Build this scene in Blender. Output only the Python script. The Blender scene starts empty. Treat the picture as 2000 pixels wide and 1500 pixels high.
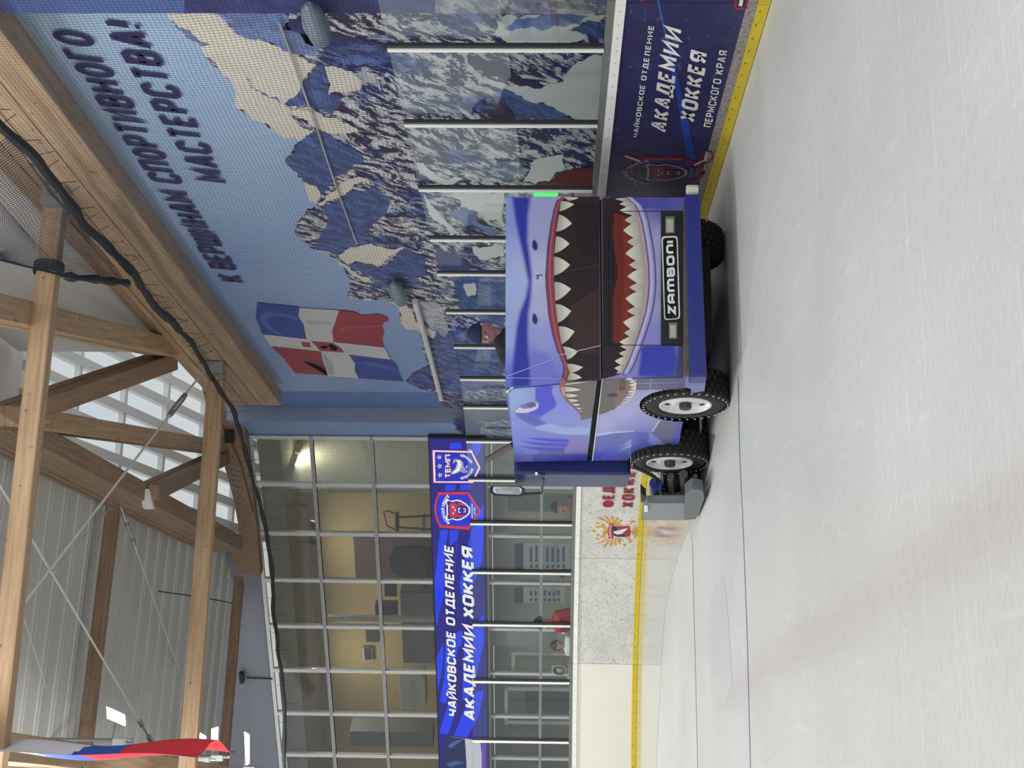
import bpy, bmesh, math, random
import numpy as np
from mathutils import Vector, Matrix, noise
from mathutils.geometry import tessellate_polygon
random.seed(7)
rng = np.random.default_rng(5)
D2R = math.radians
scn = bpy.context.scene
COL = scn.collection

# ------------------------------------------------------------------ camera
# world: x to the right (towards the mural wall), y along that wall, z up; ice at z = 0.
# the photograph is a portrait picture lying on its side, so the camera is rolled a quarter turn.
F, YAW, PITCH, ROLL, EYE = 2700.0, 15.2, 1.53, 0.5, 1.8
_a, _p, _r = D2R(YAW), D2R(PITCH), D2R(ROLL)
FW = Vector((math.sin(_a)*math.cos(_p), math.cos(_a)*math.cos(_p), math.sin(_p)))
_rt = Vector((math.cos(_a), -math.sin(_a), 0)); _up = _rt.cross(FW)
RT = _rt*math.cos(_r)+_up*math.sin(_r); UP = -_rt*math.sin(_r)+_up*math.cos(_r)
CAM = Vector((0, 0, EYE))
cd = bpy.data.cameras.new('camera'); co = bpy.data.objects.new('camera', cd); COL.objects.link(co)
cd.sensor_fit = 'HORIZONTAL'; cd.sensor_width = 36.0; cd.lens = F/2000*36; cd.clip_end = 300
X_, Y_, Z_ = -UP, RT, -FW          # picture right is world down: quarter turn
M = Matrix(((X_.x, Y_.x, Z_.x, CAM.x), (X_.y, Y_.y, Z_.y, CAM.y), (X_.z, Y_.z, Z_.z, CAM.z), (0, 0, 0, 1)))
co.matrix_world = M; scn.camera = co
scn.view_settings.view_transform = 'Standard'; scn.view_settings.look = 'None'
scn.view_settings.gamma = 1.0; scn.view_settings.use_curve_mapping = False
scn.view_settings.exposure = 0.0

# ------------------------------------------------------------------ world, hall lamps and added fill lights
w = bpy.data.worlds.new('hall_daylight'); scn.world = w; w.use_nodes = True
w.node_tree.nodes['Background'].inputs[0].default_value = (0.93, 0.97, 1.0, 1)
w.node_tree.nodes['Background'].inputs[1].default_value = 0.82
def area(name, loc, tgt, sx, sy, power, col=(1, 1, 1)):
    l = bpy.data.lights.new(name, 'AREA'); l.shape = 'RECTANGLE'; l.size = sx; l.size_y = sy; l.energy = power; l.color = col
    o = bpy.data.objects.new(name, l); COL.objects.link(o); o.location = loc
    o.rotation_euler = (Vector(tgt)-Vector(loc)).to_track_quat('-Z', 'Y').to_euler(); return o
for _lx, _ly, _pw in ((-1.5, 4, 60), (-1.5, 11, 140), (-1.5, 18, 330), (-1.6, 26.5, 620), (4.0, 6, 30), (4.0, 12.0, 130)):
    area('unseen_hall_light', (_lx, _ly, 9.0), (_lx+0.6, _ly+1.0, 0), 1.6, 1.0, _pw, (0.97, 1.0, 0.98))

area('unseen_hall_light', (1.0, -4, 7.5), (4.3, 14, 1.6), 2.0, 1.2, 420)  # fill added behind the camera to brighten machine front, boards and mural
area('added_roof_fill', (-1.6, 13, 7.6), (5.5, 19, 11.5), 1.4, 0.8, 170); area('added_roof_fill', (-2.2, 21, 7.6), (-1.5, 27, 11), 1.4, 0.8, 110)  # unseen upward fills added to lighten the membrane and ribbed ceiling

# ------------------------------------------------------------------ picture -> place helpers
def ray(x, y):
    u = 1500-y
    return FW + RT*((u-750)/F) - UP*((x-1000)/F)
def hit(x, y, n, k):
    d = ray(x, y); n = Vector(n); return CAM + d*((k-n.dot(CAM))/n.dot(d))
def hitz(x, y, z=0.0): return hit(x, y, (0, 0, 1), z)
def atd(x, y, dist):
    d = ray(x, y); h = math.hypot(d.x, d.y); return CAM + d*(dist/h)
class Plane:
    def __init__(s, p, n):
        s.n = Vector(n).normalized()
        if s.n.dot(CAM-Vector(p)) < 0: s.n = -s.n
        s.k = s.n.dot(Vector(p))
    def __call__(s, x, y, off=0.0): return hit(x, y, s.n, s.k+off)
BX = 6.06                        # straight boards
AR, AY = 8.0, 20.8               # corner radius, where the bend begins
AC = Vector((BX-AR, AY, 0))
def arcpt(s, z, off=0.0):
    """point at path length s along the boards (0 where the bend starts), off = towards the ice"""
    if s <= 0: return Vector((BX-off, AY+s, z))
    a = s/AR
    return Vector((AC.x+(AR-off)*math.cos(a), AC.y+(AR-off)*math.sin(a), z))
def arc_s(y, x=1060):
    """path length where the sight line through picture row y meets the boards"""
    d = ray(x, y); t = d.x/d.y
    if t > 0 and BX/t <= AY: return BX/t-AY
    lo, hi = 0.0, AR*1.5
    for _ in range(50):
        m = (lo+hi)/2; p = arcpt(m, 0)
        if p.x/p.y > t: lo = m
        else: hi = m
    return lo
def hitarc(x, y, off=0.0):
    d = ray(x, y); lo, hi = 8.0, 45.0
    h = math.hypot(d.x, d.y)
    def f(q):
        p = CAM+d*(q/h)
        if p.y < AY: return p.x-(BX-off)
        return math.hypot(p.x-AC.x, p.y-AC.y)-(AR-off)
    for _ in range(50):
        m = (lo+hi)/2
        if f(m) < 0: lo = m
        else: hi = m
    return CAM+d*(lo/h)
PB = Plane((BX, 0, 0), (1, 0, 0))
MX = 7.2
PM = Plane((MX, 0, 0), (1, 0, 0))
WC = PM(660, 850); WC.z = 0                      # corner of mural wall and glazed wall
WA = D2R(49.5); WD = Vector((-math.sin(WA), math.cos(WA), 0)); WN = Vector((-math.cos(WA), -math.sin(WA), 0))
PW = Plane(WC, WN)
def lin(c):
    c = c/255.0
    return c/12.92 if c <= 0.04045 else ((c+0.055)/1.055)**2.4
def S(r, g, b, k=1.0, a=1.0): return (min(lin(r)*k, 0.92), min(lin(g)*k, 0.92), min(lin(b)*k, 0.92), a)

# ------------------------------------------------------------------ materials
MATS = {}
def mat(name, col=(0.8, 0.8, 0.8, 1), rough=0.5, metal=0.0, emit=0.0, spec=0.5, bump=None, vary=None):
    if name in MATS: return MATS[name]
    m = bpy.data.materials.new(name); m.use_nodes = True; nt = m.node_tree; b = nt.nodes['Principled BSDF']
    b.inputs['Base Color'].default_value = col; b.inputs['Roughness'].default_value = rough; b.inputs['Metallic'].default_value = metal
    b.inputs['Specular IOR Level'].default_value = spec
    if emit: b.inputs['Emission Color'].default_value = col; b.inputs['Emission Strength'].default_value = emit
    if vary:
        sc, amt = vary
        tc = nt.nodes.new('ShaderNodeTexCoord'); nz = nt.nodes.new('ShaderNodeTexNoise'); nz.inputs['Scale'].default_value = sc; nz.inputs['Detail'].default_value = 6
        rp = nt.nodes.new('ShaderNodeMapRange'); rp.inputs[1].default_value = 0.3; rp.inputs[2].default_value = 0.7; rp.inputs[3].default_value = 1-amt; rp.inputs[4].default_value = 1+amt*0.4
        mx = nt.nodes.new('ShaderNodeMix'); mx.data_type = 'RGBA'; mx.blend_type = 'MULTIPLY'; mx.inputs[0].default_value = 1.0
        mx.inputs[6].default_value = col
        nt.links.new(tc.outputs['Object'], nz.inputs['Vector']); nt.links.new(nz.outputs['Fac'], rp.inputs[0])
        nt.links.new(rp.outputs[0], mx.inputs[7]); nt.links.new(mx.outputs[2], b.inputs['Base Color'])
    if bump:
        tc = nt.nodes.new('ShaderNodeTexCoord'); nz = nt.nodes.new('ShaderNodeTexNoise'); nz.inputs['Scale'].default_value = bump[0]
        bp = nt.nodes.new('ShaderNodeBump'); bp.inputs['Strength'].default_value = bump[1]
        nt.links.new(tc.outputs['Object'], nz.inputs['Vector']); nt.links.new(nz.outputs['Fac'], bp.inputs['Height']); nt.links.new(bp.outputs[0], b.inputs['Normal'])
    MATS[name] = m; return m
def printmat(name, rough=0.5, emit=0.0, vary=None, spec=0.4, scratch=None):
    """surface whose print is stored in the mesh colour layer"""
    m = mat(name, rough=rough, spec=spec); nt = m.node_tree; b = nt.nodes['Principled BSDF']
    at = nt.nodes.new('ShaderNodeAttribute'); at.attribute_name = 'Col'; out = at.outputs['Color']
    if vary:
        tc = nt.nodes.new('ShaderNodeTexCoord'); nz = nt.nodes.new('ShaderNodeTexNoise'); nz.inputs['Scale'].default_value = vary[0]; nz.inputs['Detail'].default_value = 8; nz.inputs['Roughness'].default_value = 0.7
        rp = nt.nodes.new('ShaderNodeMapRange'); rp.inputs[1].default_value = 0.35; rp.inputs[2].default_value = 0.65; rp.inputs[3].default_value = 1-vary[1]; rp.inputs[4].default_value = 1+vary[1]*0.5
        mx = nt.nodes.new('ShaderNodeMix'); mx.data_type = 'RGBA'; mx.blend_type = 'MULTIPLY'; mx.inputs[0].default_value = 1.0
        nt.links.new(tc.outputs['Object'], nz.inputs['Vector']); nt.links.new(nz.outputs['Fac'], rp.inputs[0]); nt.links.new(out, mx.inputs[6]); nt.links.new(rp.outputs[0], mx.inputs[7]); out = mx.outputs[2]
    if scratch:
        tc = nt.nodes.new('ShaderNodeTexCoord'); mp = nt.nodes.new('ShaderNodeMapping'); mp.inputs['Scale'].default_value = scratch[0]
        nz = nt.nodes.new('ShaderNodeTexNoise'); nz.inputs['Scale'].default_value = scratch[1]; nz.inputs['Detail'].default_value = 3; nz.inputs['Distortion'].default_value = 0.6
        rp = nt.nodes.new('ShaderNodeMapRange'); rp.inputs[1].default_value = scratch[2]; rp.inputs[2].default_value = scratch[2]+0.06; rp.inputs[3].default_value = 0; rp.inputs[4].default_value = scratch[4]
        mx = nt.nodes.new('ShaderNodeMix'); mx.data_type = 'RGBA'; mx.inputs[7].default_value = scratch[3]
        nt.links.new(tc.outputs['Object'], mp.inputs[0]); nt.links.new(mp.outputs[0], nz.inputs['Vector']); nt.links.new(nz.outputs['Fac'], rp.inputs[0])
        nt.links.new(rp.outputs[0], mx.inputs[0]); nt.links.new(out, mx.inputs[6]); out = mx.outputs[2]
    nt.links.new(out, b.inputs['Base Color'])
    if emit:
        nt.links.new(at.outputs['Color'], b.inputs['Emission Color']); b.inputs['Emission Strength'].default_value = emit
        b.inputs['Base Color'].default_value = (0.02, 0.02, 0.02, 1)
        for l in list(b.inputs['Base Color'].links): nt.links.remove(l)
    return m
def wood(name, c1, c2, scale=(0.5, 9, 9)):
    m = mat(name, c1, 0.65, spec=0.3); nt = m.node_tree; b = nt.nodes['Principled BSDF']
    tc = nt.nodes.new('ShaderNodeTexCoord'); mp = nt.nodes.new('ShaderNodeMapping'); mp.inputs['Scale'].default_value = scale
    nz = nt.nodes.new('ShaderNodeTexNoise'); nz.inputs['Scale'].default_value = 2.0; nz.inputs['Detail'].default_value = 7; nz.inputs['Roughness'].default_value = 0.65
    cr = nt.nodes.new('ShaderNodeValToRGB'); cr.color_ramp.elements[0].position = 0.3; cr.color_ramp.elements[1].position = 0.7
    cr.color_ramp.elements[0].color = c2; cr.color_ramp.elements[1].color = c1
    n2 = nt.nodes.new('ShaderNodeTexNoise'); n2.inputs['Scale'].default_value = 11.0; n2.inputs['Detail'].default_value = 1
    r2 = nt.nodes.new('ShaderNodeMapRange'); r2.inputs[1].default_value = 0.70; r2.inputs[2].default_value = 0.76; r2.inputs[3].default_value = 1; r2.inputs[4].default_value = 0.45
    mx = nt.nodes.new('ShaderNodeMix'); mx.data_type = 'RGBA'; mx.blend_type = 'MULTIPLY'; mx.inputs[0].default_value = 1
    nt.links.new(tc.outputs['Object'], mp.inputs[0]); nt.links.new(mp.outputs[0], nz.inputs['Vector']); nt.links.new(nz.outputs['Fac'], cr.inputs[0])
    nt.links.new(tc.outputs['Object'], n2.inputs['Vector']); nt.links.new(n2.outputs['Fac'], r2.inputs[0])
    nt.links.new(cr.outputs[0], mx.inputs[6]); nt.links.new(r2.outputs[0], mx.inputs[7]); nt.links.new(mx.outputs[2], b.inputs['Base Color'])
    return m
def glassmat(name, tint, gloss, rough=0.03):
    m = bpy.data.materials.new(name); m.use_nodes = True; nt = m.node_tree; nt.nodes.remove(nt.nodes['Principled BSDF'])
    t = nt.nodes.new('ShaderNodeBsdfTransparent'); t.inputs[0].default_value = tint
    g = nt.nodes.new('ShaderNodeBsdfGlossy'); g.inputs['Roughness'].default_value = rough; g.inputs[0].default_value = (0.9, 0.95, 1, 1)
    lw = nt.nodes.new('ShaderNodeLayerWeight'); lw.inputs[0].default_value = 0.25
    mr = nt.nodes.new('ShaderNodeMapRange'); mr.inputs[3].default_value = gloss; mr.inputs[4].default_value = gloss*5
    mx = nt.nodes.new('ShaderNodeMixShader')
    nt.links.new(lw.outputs['Fresnel'], mr.inputs[0]); nt.links.new(mr.outputs[0], mx.inputs[0])
    nt.links.new(t.outputs[0], mx.inputs[1]); nt.links.new(g.outputs[0], mx.inputs[2]); nt.links.new(mx.outputs[0], nt.nodes['Material Output'].inputs[0])
    MATS[name] = m; return m

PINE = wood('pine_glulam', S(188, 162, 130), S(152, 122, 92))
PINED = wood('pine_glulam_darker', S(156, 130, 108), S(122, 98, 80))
ALU = mat('aluminium', S(205, 205, 200), 0.35, 0.0)
WHITEM = mat('white_metal', S(232, 232, 228), 0.4)
BLACK = mat('black_rubber', S(24, 24, 26), 0.6)
DARKM = mat('dark_metal', S(52, 52, 56), 0.45, 0.3)
STEEL = mat('zinc_steel', S(170, 172, 172), 0.35, 0.7)
PRINT = printmat('vehicle_wrap_print', 0.3, vary=(3.0, 0.06))
LEDM = printmat('led_screen_pixels', emit=1.0)
GLASS = glassmat('shield_glass', (0.91, 0.93, 0.92, 1), 0.03)
PANE = glassmat('window_pane', (0.82, 0.83, 0.79, 1), 0.03)
SKYP = glassmat('skylight_pane', (0.93, 0.97, 0.98, 1), 0.04)

# ------------------------------------------------------------------ mesh builder
class MB:
    def __init__(s): s.v = []; s.f = []; s.m = []; s.c = []
    def face(s, pts, m=0, c=None):
        i = len(s.v); s.v += [Vector(p) for p in pts]; s.f.append(tuple(range(i, i+len(pts)))); s.m.append(m); s.c.append(c)
    def poly(s, pts, m=0, c=None):
        pts = [Vector(p) for p in pts]; i = len(s.v); s.v += pts
        for t in tessellate_polygon([pts]): s.f.append(tuple(i+k for k in t)); s.m.append(m); s.c.append(c)
    def idx(s, pts, faces, m=0, c=None):
        i = len(s.v); s.v += [Vector(p) for p in pts]
        for f in faces: s.f.append(tuple(i+k for k in f)); s.m.append(m); s.c.append(c)
    def box8(s, b, t, m=0, c=None):
        n = len(b); s.idx(list(b)+list(t), [tuple(range(n))[::-1], tuple(range(n, 2*n))]+[(i, (i+1) % n, n+(i+1) % n, n+i) for i in range(n)], m, c)
    def prism(s, pts, ext, m=0, c=None):
        pts = [Vector(p) for p in pts]; e = Vector(ext); n = len(pts); i = len(s.v)
        s.v += pts+[p+e for p in pts]
        for t in tessellate_polygon([pts]):
            s.f += [tuple(i+k for k in t), tuple(i+n+k for k in t[::-1])]; s.m += [m, m]; s.c += [c, c]
        for k in range(n): s.f.append((i+k, i+(k+1) % n, i+n+(k+1) % n, i+n+k)); s.m.append(m); s.c.append(c)
    def box(s, lo, hi, m=0, c=None):
        x0, y0, z0 = lo; x1, y1, z1 = hi
        s.box8([(x0, y0, z0), (x1, y0, z0), (x1, y1, z0), (x0, y1, z0)], [(x0, y0, z1), (x1, y0, z1), (x1, y1, z1), (x0, y1, z1)], m, c)
    def obox(s, o, a, b, h, m=0, c=None):
        o, a, b, h = Vector(o), Vector(a), Vector(b), Vector(h)
        q = [o, o+a, o+a+b, o+b]; s.box8(q, [p+h for p in q], m, c)
    def tube(s, pts, r, n=8, m=0, c=None, cap=True):
        pts = [Vector(p) for p in pts]; rs = r if isinstance(r, (list, tuple)) else [r]*len(pts); i = len(s.v)
        prev = None
        for k, p in enumerate(pts):
            d = (pts[min(k+1, len(pts)-1)]-pts[max(k-1, 0)]).normalized()
            if prev is None: a = d.orthogonal().normalized()
            else: a = (prev-d*prev.dot(d)).normalized()
            prev = a; b = d.cross(a)
            for j in range(n):
                t = 2*math.pi*j/n; s.v.append(p+(a*math.cos(t)+b*math.sin(t))*rs[k])
        for k in range(len(pts)-1):
            for j in range(n):
                s.f.append((i+k*n+j, i+k*n+(j+1) % n, i+(k+1)*n+(j+1) % n, i+(k+1)*n+j)); s.m.append(m); s.c.append(c)
        if cap:
            e = i+(len(pts)-1)*n
            s.f += [tuple(range(i, i+n))[::-1], tuple(range(e, e+n))]; s.m += [m, m]; s.c += [c, c]
    def lathe(s, prof, o, ax, n=32, m=0, c=None):
        """profile of (radius, along) round axis ax through o"""
        o, ax = Vector(o), Vector(ax).normalized(); a = ax.orthogonal().normalized(); b = ax.cross(a); i = len(s.v); P = len(prof)
        for j in range(n):
            t = 2*math.pi*j/n; e = a*math.cos(t)+b*math.sin(t)
            for r, h in prof: s.v.append(o+e*r+ax*h)
        for j in range(n):
            for k in range(P-1):
                q = ((j+1) % n)*P; s.f.append((i+j*P+k, i+j*P+k+1, i+q+k+1, i+q+k)); s.m.append(m); s.c.append(c)
    def ball(s, o, r, n=12, m=0, c=None, sc=(1, 1, 1)):
        o = Vector(o); prof = [(math.sin(math.pi*k/n), -math.cos(math.pi*k/n)) for k in range(n+1)]; i = len(s.v)
        s.lathe([(a*r, b*r) for a, b in prof], (0, 0, 0), (0, 0, 1), n*2, m, c)
        for k in range(i, len(s.v)): v = s.v[k]; s.v[k] = o+Vector((v.x*sc[0], v.y*sc[1], v.z*sc[2]))
    def build(s, name, mats, parent=None, smooth=False, bevel=0.0, world=True):
        me = bpy.data.meshes.new(name); off = Vector((0, 0, 0))
        if parent is not None and world:
            q = parent
            while q is not None: off = off+q.location; q = q.parent
        elif parent is None and s.v:
            lo = Vector((min(v.x for v in s.v), min(v.y for v in s.v), min(v.z for v in s.v))); hi = Vector((max(v.x for v in s.v), max(v.y for v in s.v), max(v.z for v in s.v)))
            off = Vector(((lo.x+hi.x)/2, (lo.y+hi.y)/2, lo.z))
        me.from_pydata([tuple(v-off) for v in s.v], [], s.f)
        if not isinstance(mats, (list, tuple)): mats = [mats]
        for mm in mats: me.materials.append(mm)
        me.polygons.foreach_set('material_index', s.m)
        if any(c is not None for c in s.c):
            ca = me.color_attributes.new('Col', 'FLOAT_COLOR', 'CORNER'); arr = []
            for f, c in zip(s.f, s.c):
                if c is None: c = (0.5, 0.5, 0.5, 1)
                if isinstance(c, list): arr += [x for q in c for x in q]
                else: arr += list(c)*len(f)
            ca.data.foreach_set('color', np.array(arr, dtype=np.float32))
        if smooth:
            me.polygons.foreach_set('use_smooth', [True]*len(me.polygons))
            me.set_sharp_from_angle(angle=D2R(40))
        me.update()
        o = bpy.data.objects.new(name, me); COL.objects.link(o)
        if parent is not None: o.parent = parent
        else: o.location = off
        if bevel:
            bm = bmesh.new(); bm.from_mesh(me); bmesh.ops.remove_doubles(bm, verts=bm.verts, dist=1e-5); bm.to_mesh(me); bm.free()
            b = o.modifiers.new('bevel', 'BEVEL'); b.width = bevel; b.segments = 2; b.limit_method = 'ANGLE'
        return o
def tag(o, label, cat, group=None):
    o['label'] = label; o['category'] = cat
    if group: o['group'] = group
    return o
def thing(name, loc, label, cat, group=None):
    o = bpy.data.objects.new(name, None); COL.objects.link(o); o.location = loc; o.empty_display_size = 0.2
    return tag(o, label, cat, group)
def struct(o): o['kind'] = 'structure'; return o

# ------------------------------------------------------------------ lettering (own stroke alphabet)
_O = [(0.2, 0), (0.8, 0), (1, 0.14), (1, 0.86), (0.8, 1), (0.2, 1), (0, 0.86), (0, 0.14), (0.2, 0)]
_P = [(0, 0), (0, 1), (0.78, 1), (1, 0.88), (1, 0.56), (0.78, 0.44), (0, 0.44)]
GL = {'А': (1.05, [[(0, 0), (0.42, 1), (0.58, 1), (1, 0)], [(0.17, 0.3), (0.83, 0.3)]]),
      'В': (0.95, [[(0, 0), (0, 1), (0.72, 1), (0.93, 0.88), (0.93, 0.64), (0.74, 0.53), (0, 0.53)], [(0.7, 0.53), (1, 0.41), (1, 0.12), (0.8, 0), (0, 0)]]),
      'Г': (0.85, [[(0, 0), (0, 1), (1, 1)]]), 'Д': (1.1, [[(-0.08, -0.2), (-0.08, 0), (1.06, 0), (1.06, -0.2)], [(0.1, 0), (0.28, 1), (0.86, 1), (0.86, 0)]]),
      'Е': (0.85, [[(1, 1), (0, 1), (0, 0), (1, 0)], [(0, 0.52), (0.88, 0.52)]]),
      'И': (1.0, [[(0, 1), (0, 0), (1, 1), (1, 0)]]), 'Й': (1.0, [[(0, 1), (0, 0), (1, 1), (1, 0)], [(0.25, 1.27), (0.4, 1.19), (0.6, 1.19), (0.75, 1.27)]]),
      'К': (0.98, [[(0, 0), (0, 1)], [(1, 1), (0.3, 0.52), (1, 0)], [(0, 0.52), (0.3, 0.52)]]),
      'Л': (1.0, [[(-0.05, 0), (0.1, 0.05), (0.28, 1), (1, 1), (1, 0)]]), 'М': (1.2, [[(0, 0), (0, 1), (0.5, 0.25), (1, 1), (1, 0)]]),
      'Н': (1.0, [[(0, 0), (0, 1)], [(1, 0), (1, 1)], [(0, 0.52), (1, 0.52)]]), 'О': (1.0, [_O]),
      'П': (1.0, [[(0, 0), (0, 1), (1, 1), (1, 0)]]), 'Р': (0.92, [_P]),
      'С': (0.95, [[(1, 0.74), (1, 0.86), (0.8, 1), (0.2, 1), (0, 0.86), (0, 0.14), (0.2, 0), (0.8, 0), (1, 0.14), (1, 0.26)]]),
      'Т': (0.9, [[(0, 1), (1, 1)], [(0.5, 1), (0.5, 0)]]), 'Ф': (1.15, [[(0.5, -0.1), (0.5, 1.1)], [(0.2, 0.1), (0.8, 0.1), (1, 0.28), (1, 0.72), (0.8, 0.9), (0.2, 0.9), (0, 0.72), (0, 0.28), (0.2, 0.1)]]),
      'Х': (1.0, [[(0, 0), (1, 1)], [(0, 1), (1, 0)]]), 'Ц': (1.05, [[(0, 1), (0, 0), (1.12, 0), (1.12, -0.2)], [(0.92, 0), (0.92, 1)]]),
      'Ч': (0.95, [[(0, 1), (0, 0.58), (0.18, 0.44), (1, 0.44)], [(1, 1), (1, 0)]]), 'Ш': (1.35, [[(0, 1), (0, 0), (1, 0), (1, 1)], [(0.5, 1), (0.5, 0)]]),
      'Ы': (1.2, [[(0, 1), (0, 0), (0.5, 0), (0.66, 0.12), (0.66, 0.42), (0.5, 0.54), (0, 0.54)], [(1, 1), (1, 0)]]),
      'Я': (0.95, [[(1, 0), (1, 1), (0.22, 1), (0, 0.88), (0, 0.58), (0.22, 0.46), (1, 0.46)], [(0.5, 0.46), (0.02, 0)]]),
      'Z': (1.0, [[(0, 1), (1, 1), (0, 0), (1, 0)]]), 'A': (1.05, [[(0, 0), (0, 0.8), (0.2, 1), (0.8, 1), (1, 0.8), (1, 0)], [(0, 0.38), (1, 0.38)]]),
      'M': (1.45, [[(0, 0), (0, 0.82), (0.16, 1), (0.84, 1), (1, 0.82), (1, 0)], [(0.5, 1), (0.5, 0)]]),
      'B': (1.05, [[(0, 0), (0, 1), (0.78, 1), (0.95, 0.88), (0.95, 0.64), (0.74, 0.52), (0, 0.52)], [(0.7, 0.52), (1, 0.4), (1, 0.12), (0.8, 0), (0, 0)]]),
      'O': (1.1, [_O]), 'N': (1.05, [[(0, 0), (0, 0.8), (0.2, 1), (0.8, 1), (1, 0.8), (1, 0)]]), 'I': (0.12, [[(0.5, 0), (0.5, 1)]]),
      '!': (0.25, [[(0.5, 0.34), (0.5, 1)], [(0.5, 0.0), (0.5, 0.14)]]), '/': (0.6, [[(0, 0), (1, 1)]]), '1': (0.4, [[(0, 0.8), (0.6, 1), (0.6, 0)]])}
def round_o(n=16):
    return [(0.5+0.5*math.cos(2*math.pi*k/n-math.pi/2), 0.5+0.5*math.sin(2*math.pi*k/n-math.pi/2)) for k in range(n)]+[(0.5, 0)]
def stroke(pl, t, sx):
    """mitred quads along a polyline given in unit glyph space (sx = glyph width / height)"""
    P = [Vector((p[0]*sx, p[1])) for p in pl]; closed = (P[0]-P[-1]).length < 1e-6
    if closed: P = P[:-1]
    n = len(P); L = []
    for i in range(n):
        a = P[i]-P[i-1] if (i > 0 or closed) else None
        b = P[(i+1) % n]-P[i] if (i < n-1 or closed) else None
        if a is None: a = b
        if b is None: b = a
        a = a.normalized(); b = b.normalized(); na = Vector((-a.y, a.x)); nb = Vector((-b.y, b.x)); q = na+nb
        if q.length < 0.35: off = na*(t/2)
        else: q.normalize(); off = q*min(t/2/max(q.dot(na), 0.3), t*1.1)
        L.append((P[i]+off, P[i]-off))
    out = []
    for i in range(n if closed else n-1):
        j = (i+1) % n; out.append([L[i][0], L[j][0], L[j][1], L[i][1]])
    return out
def text_quads(txt, t=0.17, gw=0.62, gap=0.2, space=0.5, round_=False):
    x = 0.0; Q = []
    for ch in txt:
        if ch == ' ': x += space; continue
        wd, pls = GL[ch]; wg = gw*wd
        for pl in pls:
            if round_ and pl is _O: pl = round_o()
            pl2 = [(p[0]*(wg-t)/wg+t/2/wg, t/2+p[1]*(1-t)) for p in pl]
            for q in stroke(pl2, t, wg): Q.append([(p.x+x, p.y) for p in q])
        x += wg+gap
    return Q, x-gap
def text3(mb, txt, BL, BR, TL, c, m=0, **kw):
    Q, W = text_quads(txt, **kw); BL, BR, TL = Vector(BL), Vector(BR), Vector(TL); ex = (BR-BL)/W; ey = TL-BL
    for q in Q: mb.face([BL+ex*p[0]+ey*p[1] for p in q], m, c)
def arctext(mb, txt, f, c, m=0, a0=0, a1=1, r=1, h=0.15, **kw):
    """text bent round a circle; f maps local (x, y) to the place; a0..a1 in degrees, heads pointing outwards when a1 < a0"""
    Q, W = text_quads(txt, **kw); s = 1 if a1 < a0 else -1
    for q in Q:
        pts = []
        for p in q:
            a = D2R(a0+(a1-a0)*p[0]/W); rr = r+(h*p[1] if s > 0 else -h*p[1]); pts.append(f(rr*math.cos(a), rr*math.sin(a)))
        mb.face(pts, m, c)

# ------------------------------------------------------------------ soft printed areas on a fine grid
def sdist(P, poly):
    poly = np.array(poly, float); d = np.full(len(P), 1e9); ins = np.zeros(len(P), bool); n = len(poly)
    for i in range(n):
        a, b = poly[i], poly[(i+1) % n]; e = b-a; t = np.clip(((P-a)@e)/(e@e+1e-9), 0, 1)
        d = np.minimum(d, np.linalg.norm(P-a-t[:, None]*e, axis=1))
        cnd = (a[1] > P[:, 1]) != (b[1] > P[:, 1]); xi = (b[0]-a[0])*(P[:, 1]-a[1])/(b[1]-a[1]+1e-12)+a[0]
        ins ^= cnd & (P[:, 0] < xi)
    return np.where(ins, d, -d)
def idw(P, ctrl, pw=2.5):
    C = np.array([c[:2] for c in ctrl], float); K = np.array([S(*c[2])[:3] for c in ctrl])
    d = np.linalg.norm(P[:, None, :]-C[None], axis=2)+1.0; w_ = d**-pw; return (w_@K)/w_.sum(1)[:, None]
def paint(base, layers):
    def f(P):
        col = base(P) if callable(base) else np.tile(np.array(S(*base)[:3]), (len(P), 1))
        for poly, c, soft in layers:
            a = np.clip(sdist(P, poly)/(2*soft)+0.5, 0, 1)[:, None]; a = a*a*(3-2*a); col = col*(1-a)+np.array(S(*c)[:3])*a
        return col
    return f
def art_grid(mb, plane, quad, nu, nv, f, m=0, off=0.0, hole=None):
    q = [np.array(p, float) for p in quad]; U, V = np.meshgrid(np.linspace(0, 1, nu+1), np.linspace(0, 1, nv+1)); U = U.ravel(); V = V.ravel()
    P = ((1-U)*(1-V))[:, None]*q[0]+(U*(1-V))[:, None]*q[1]+(U*V)[:, None]*q[2]+((1-U)*V)[:, None]*q[3]
    c = f(P); i = len(mb.v); mb.v += [plane(p[0], p[1], off) for p in P]
    for b in range(nv):
        for a in range(nu):
            k = b*(nu+1)+a
            if hole and hole(*P[k]): continue
            ids = (k, k+1, k+nu+2, k+nu+1)
            mb.f.append(tuple(i+z for z in ids)); mb.m.append(m); mb.c.append([tuple(c[z])+(1,) for z in ids])
def ppoly(mb, plane, pts, c, off=0.003, m=0): mb.poly([plane(x, y, off) for x, y in pts], m, c)
def zz(ox, oy, s, pts): return [(ox+x/s, oy+y/s) for x, y in pts]

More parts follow.
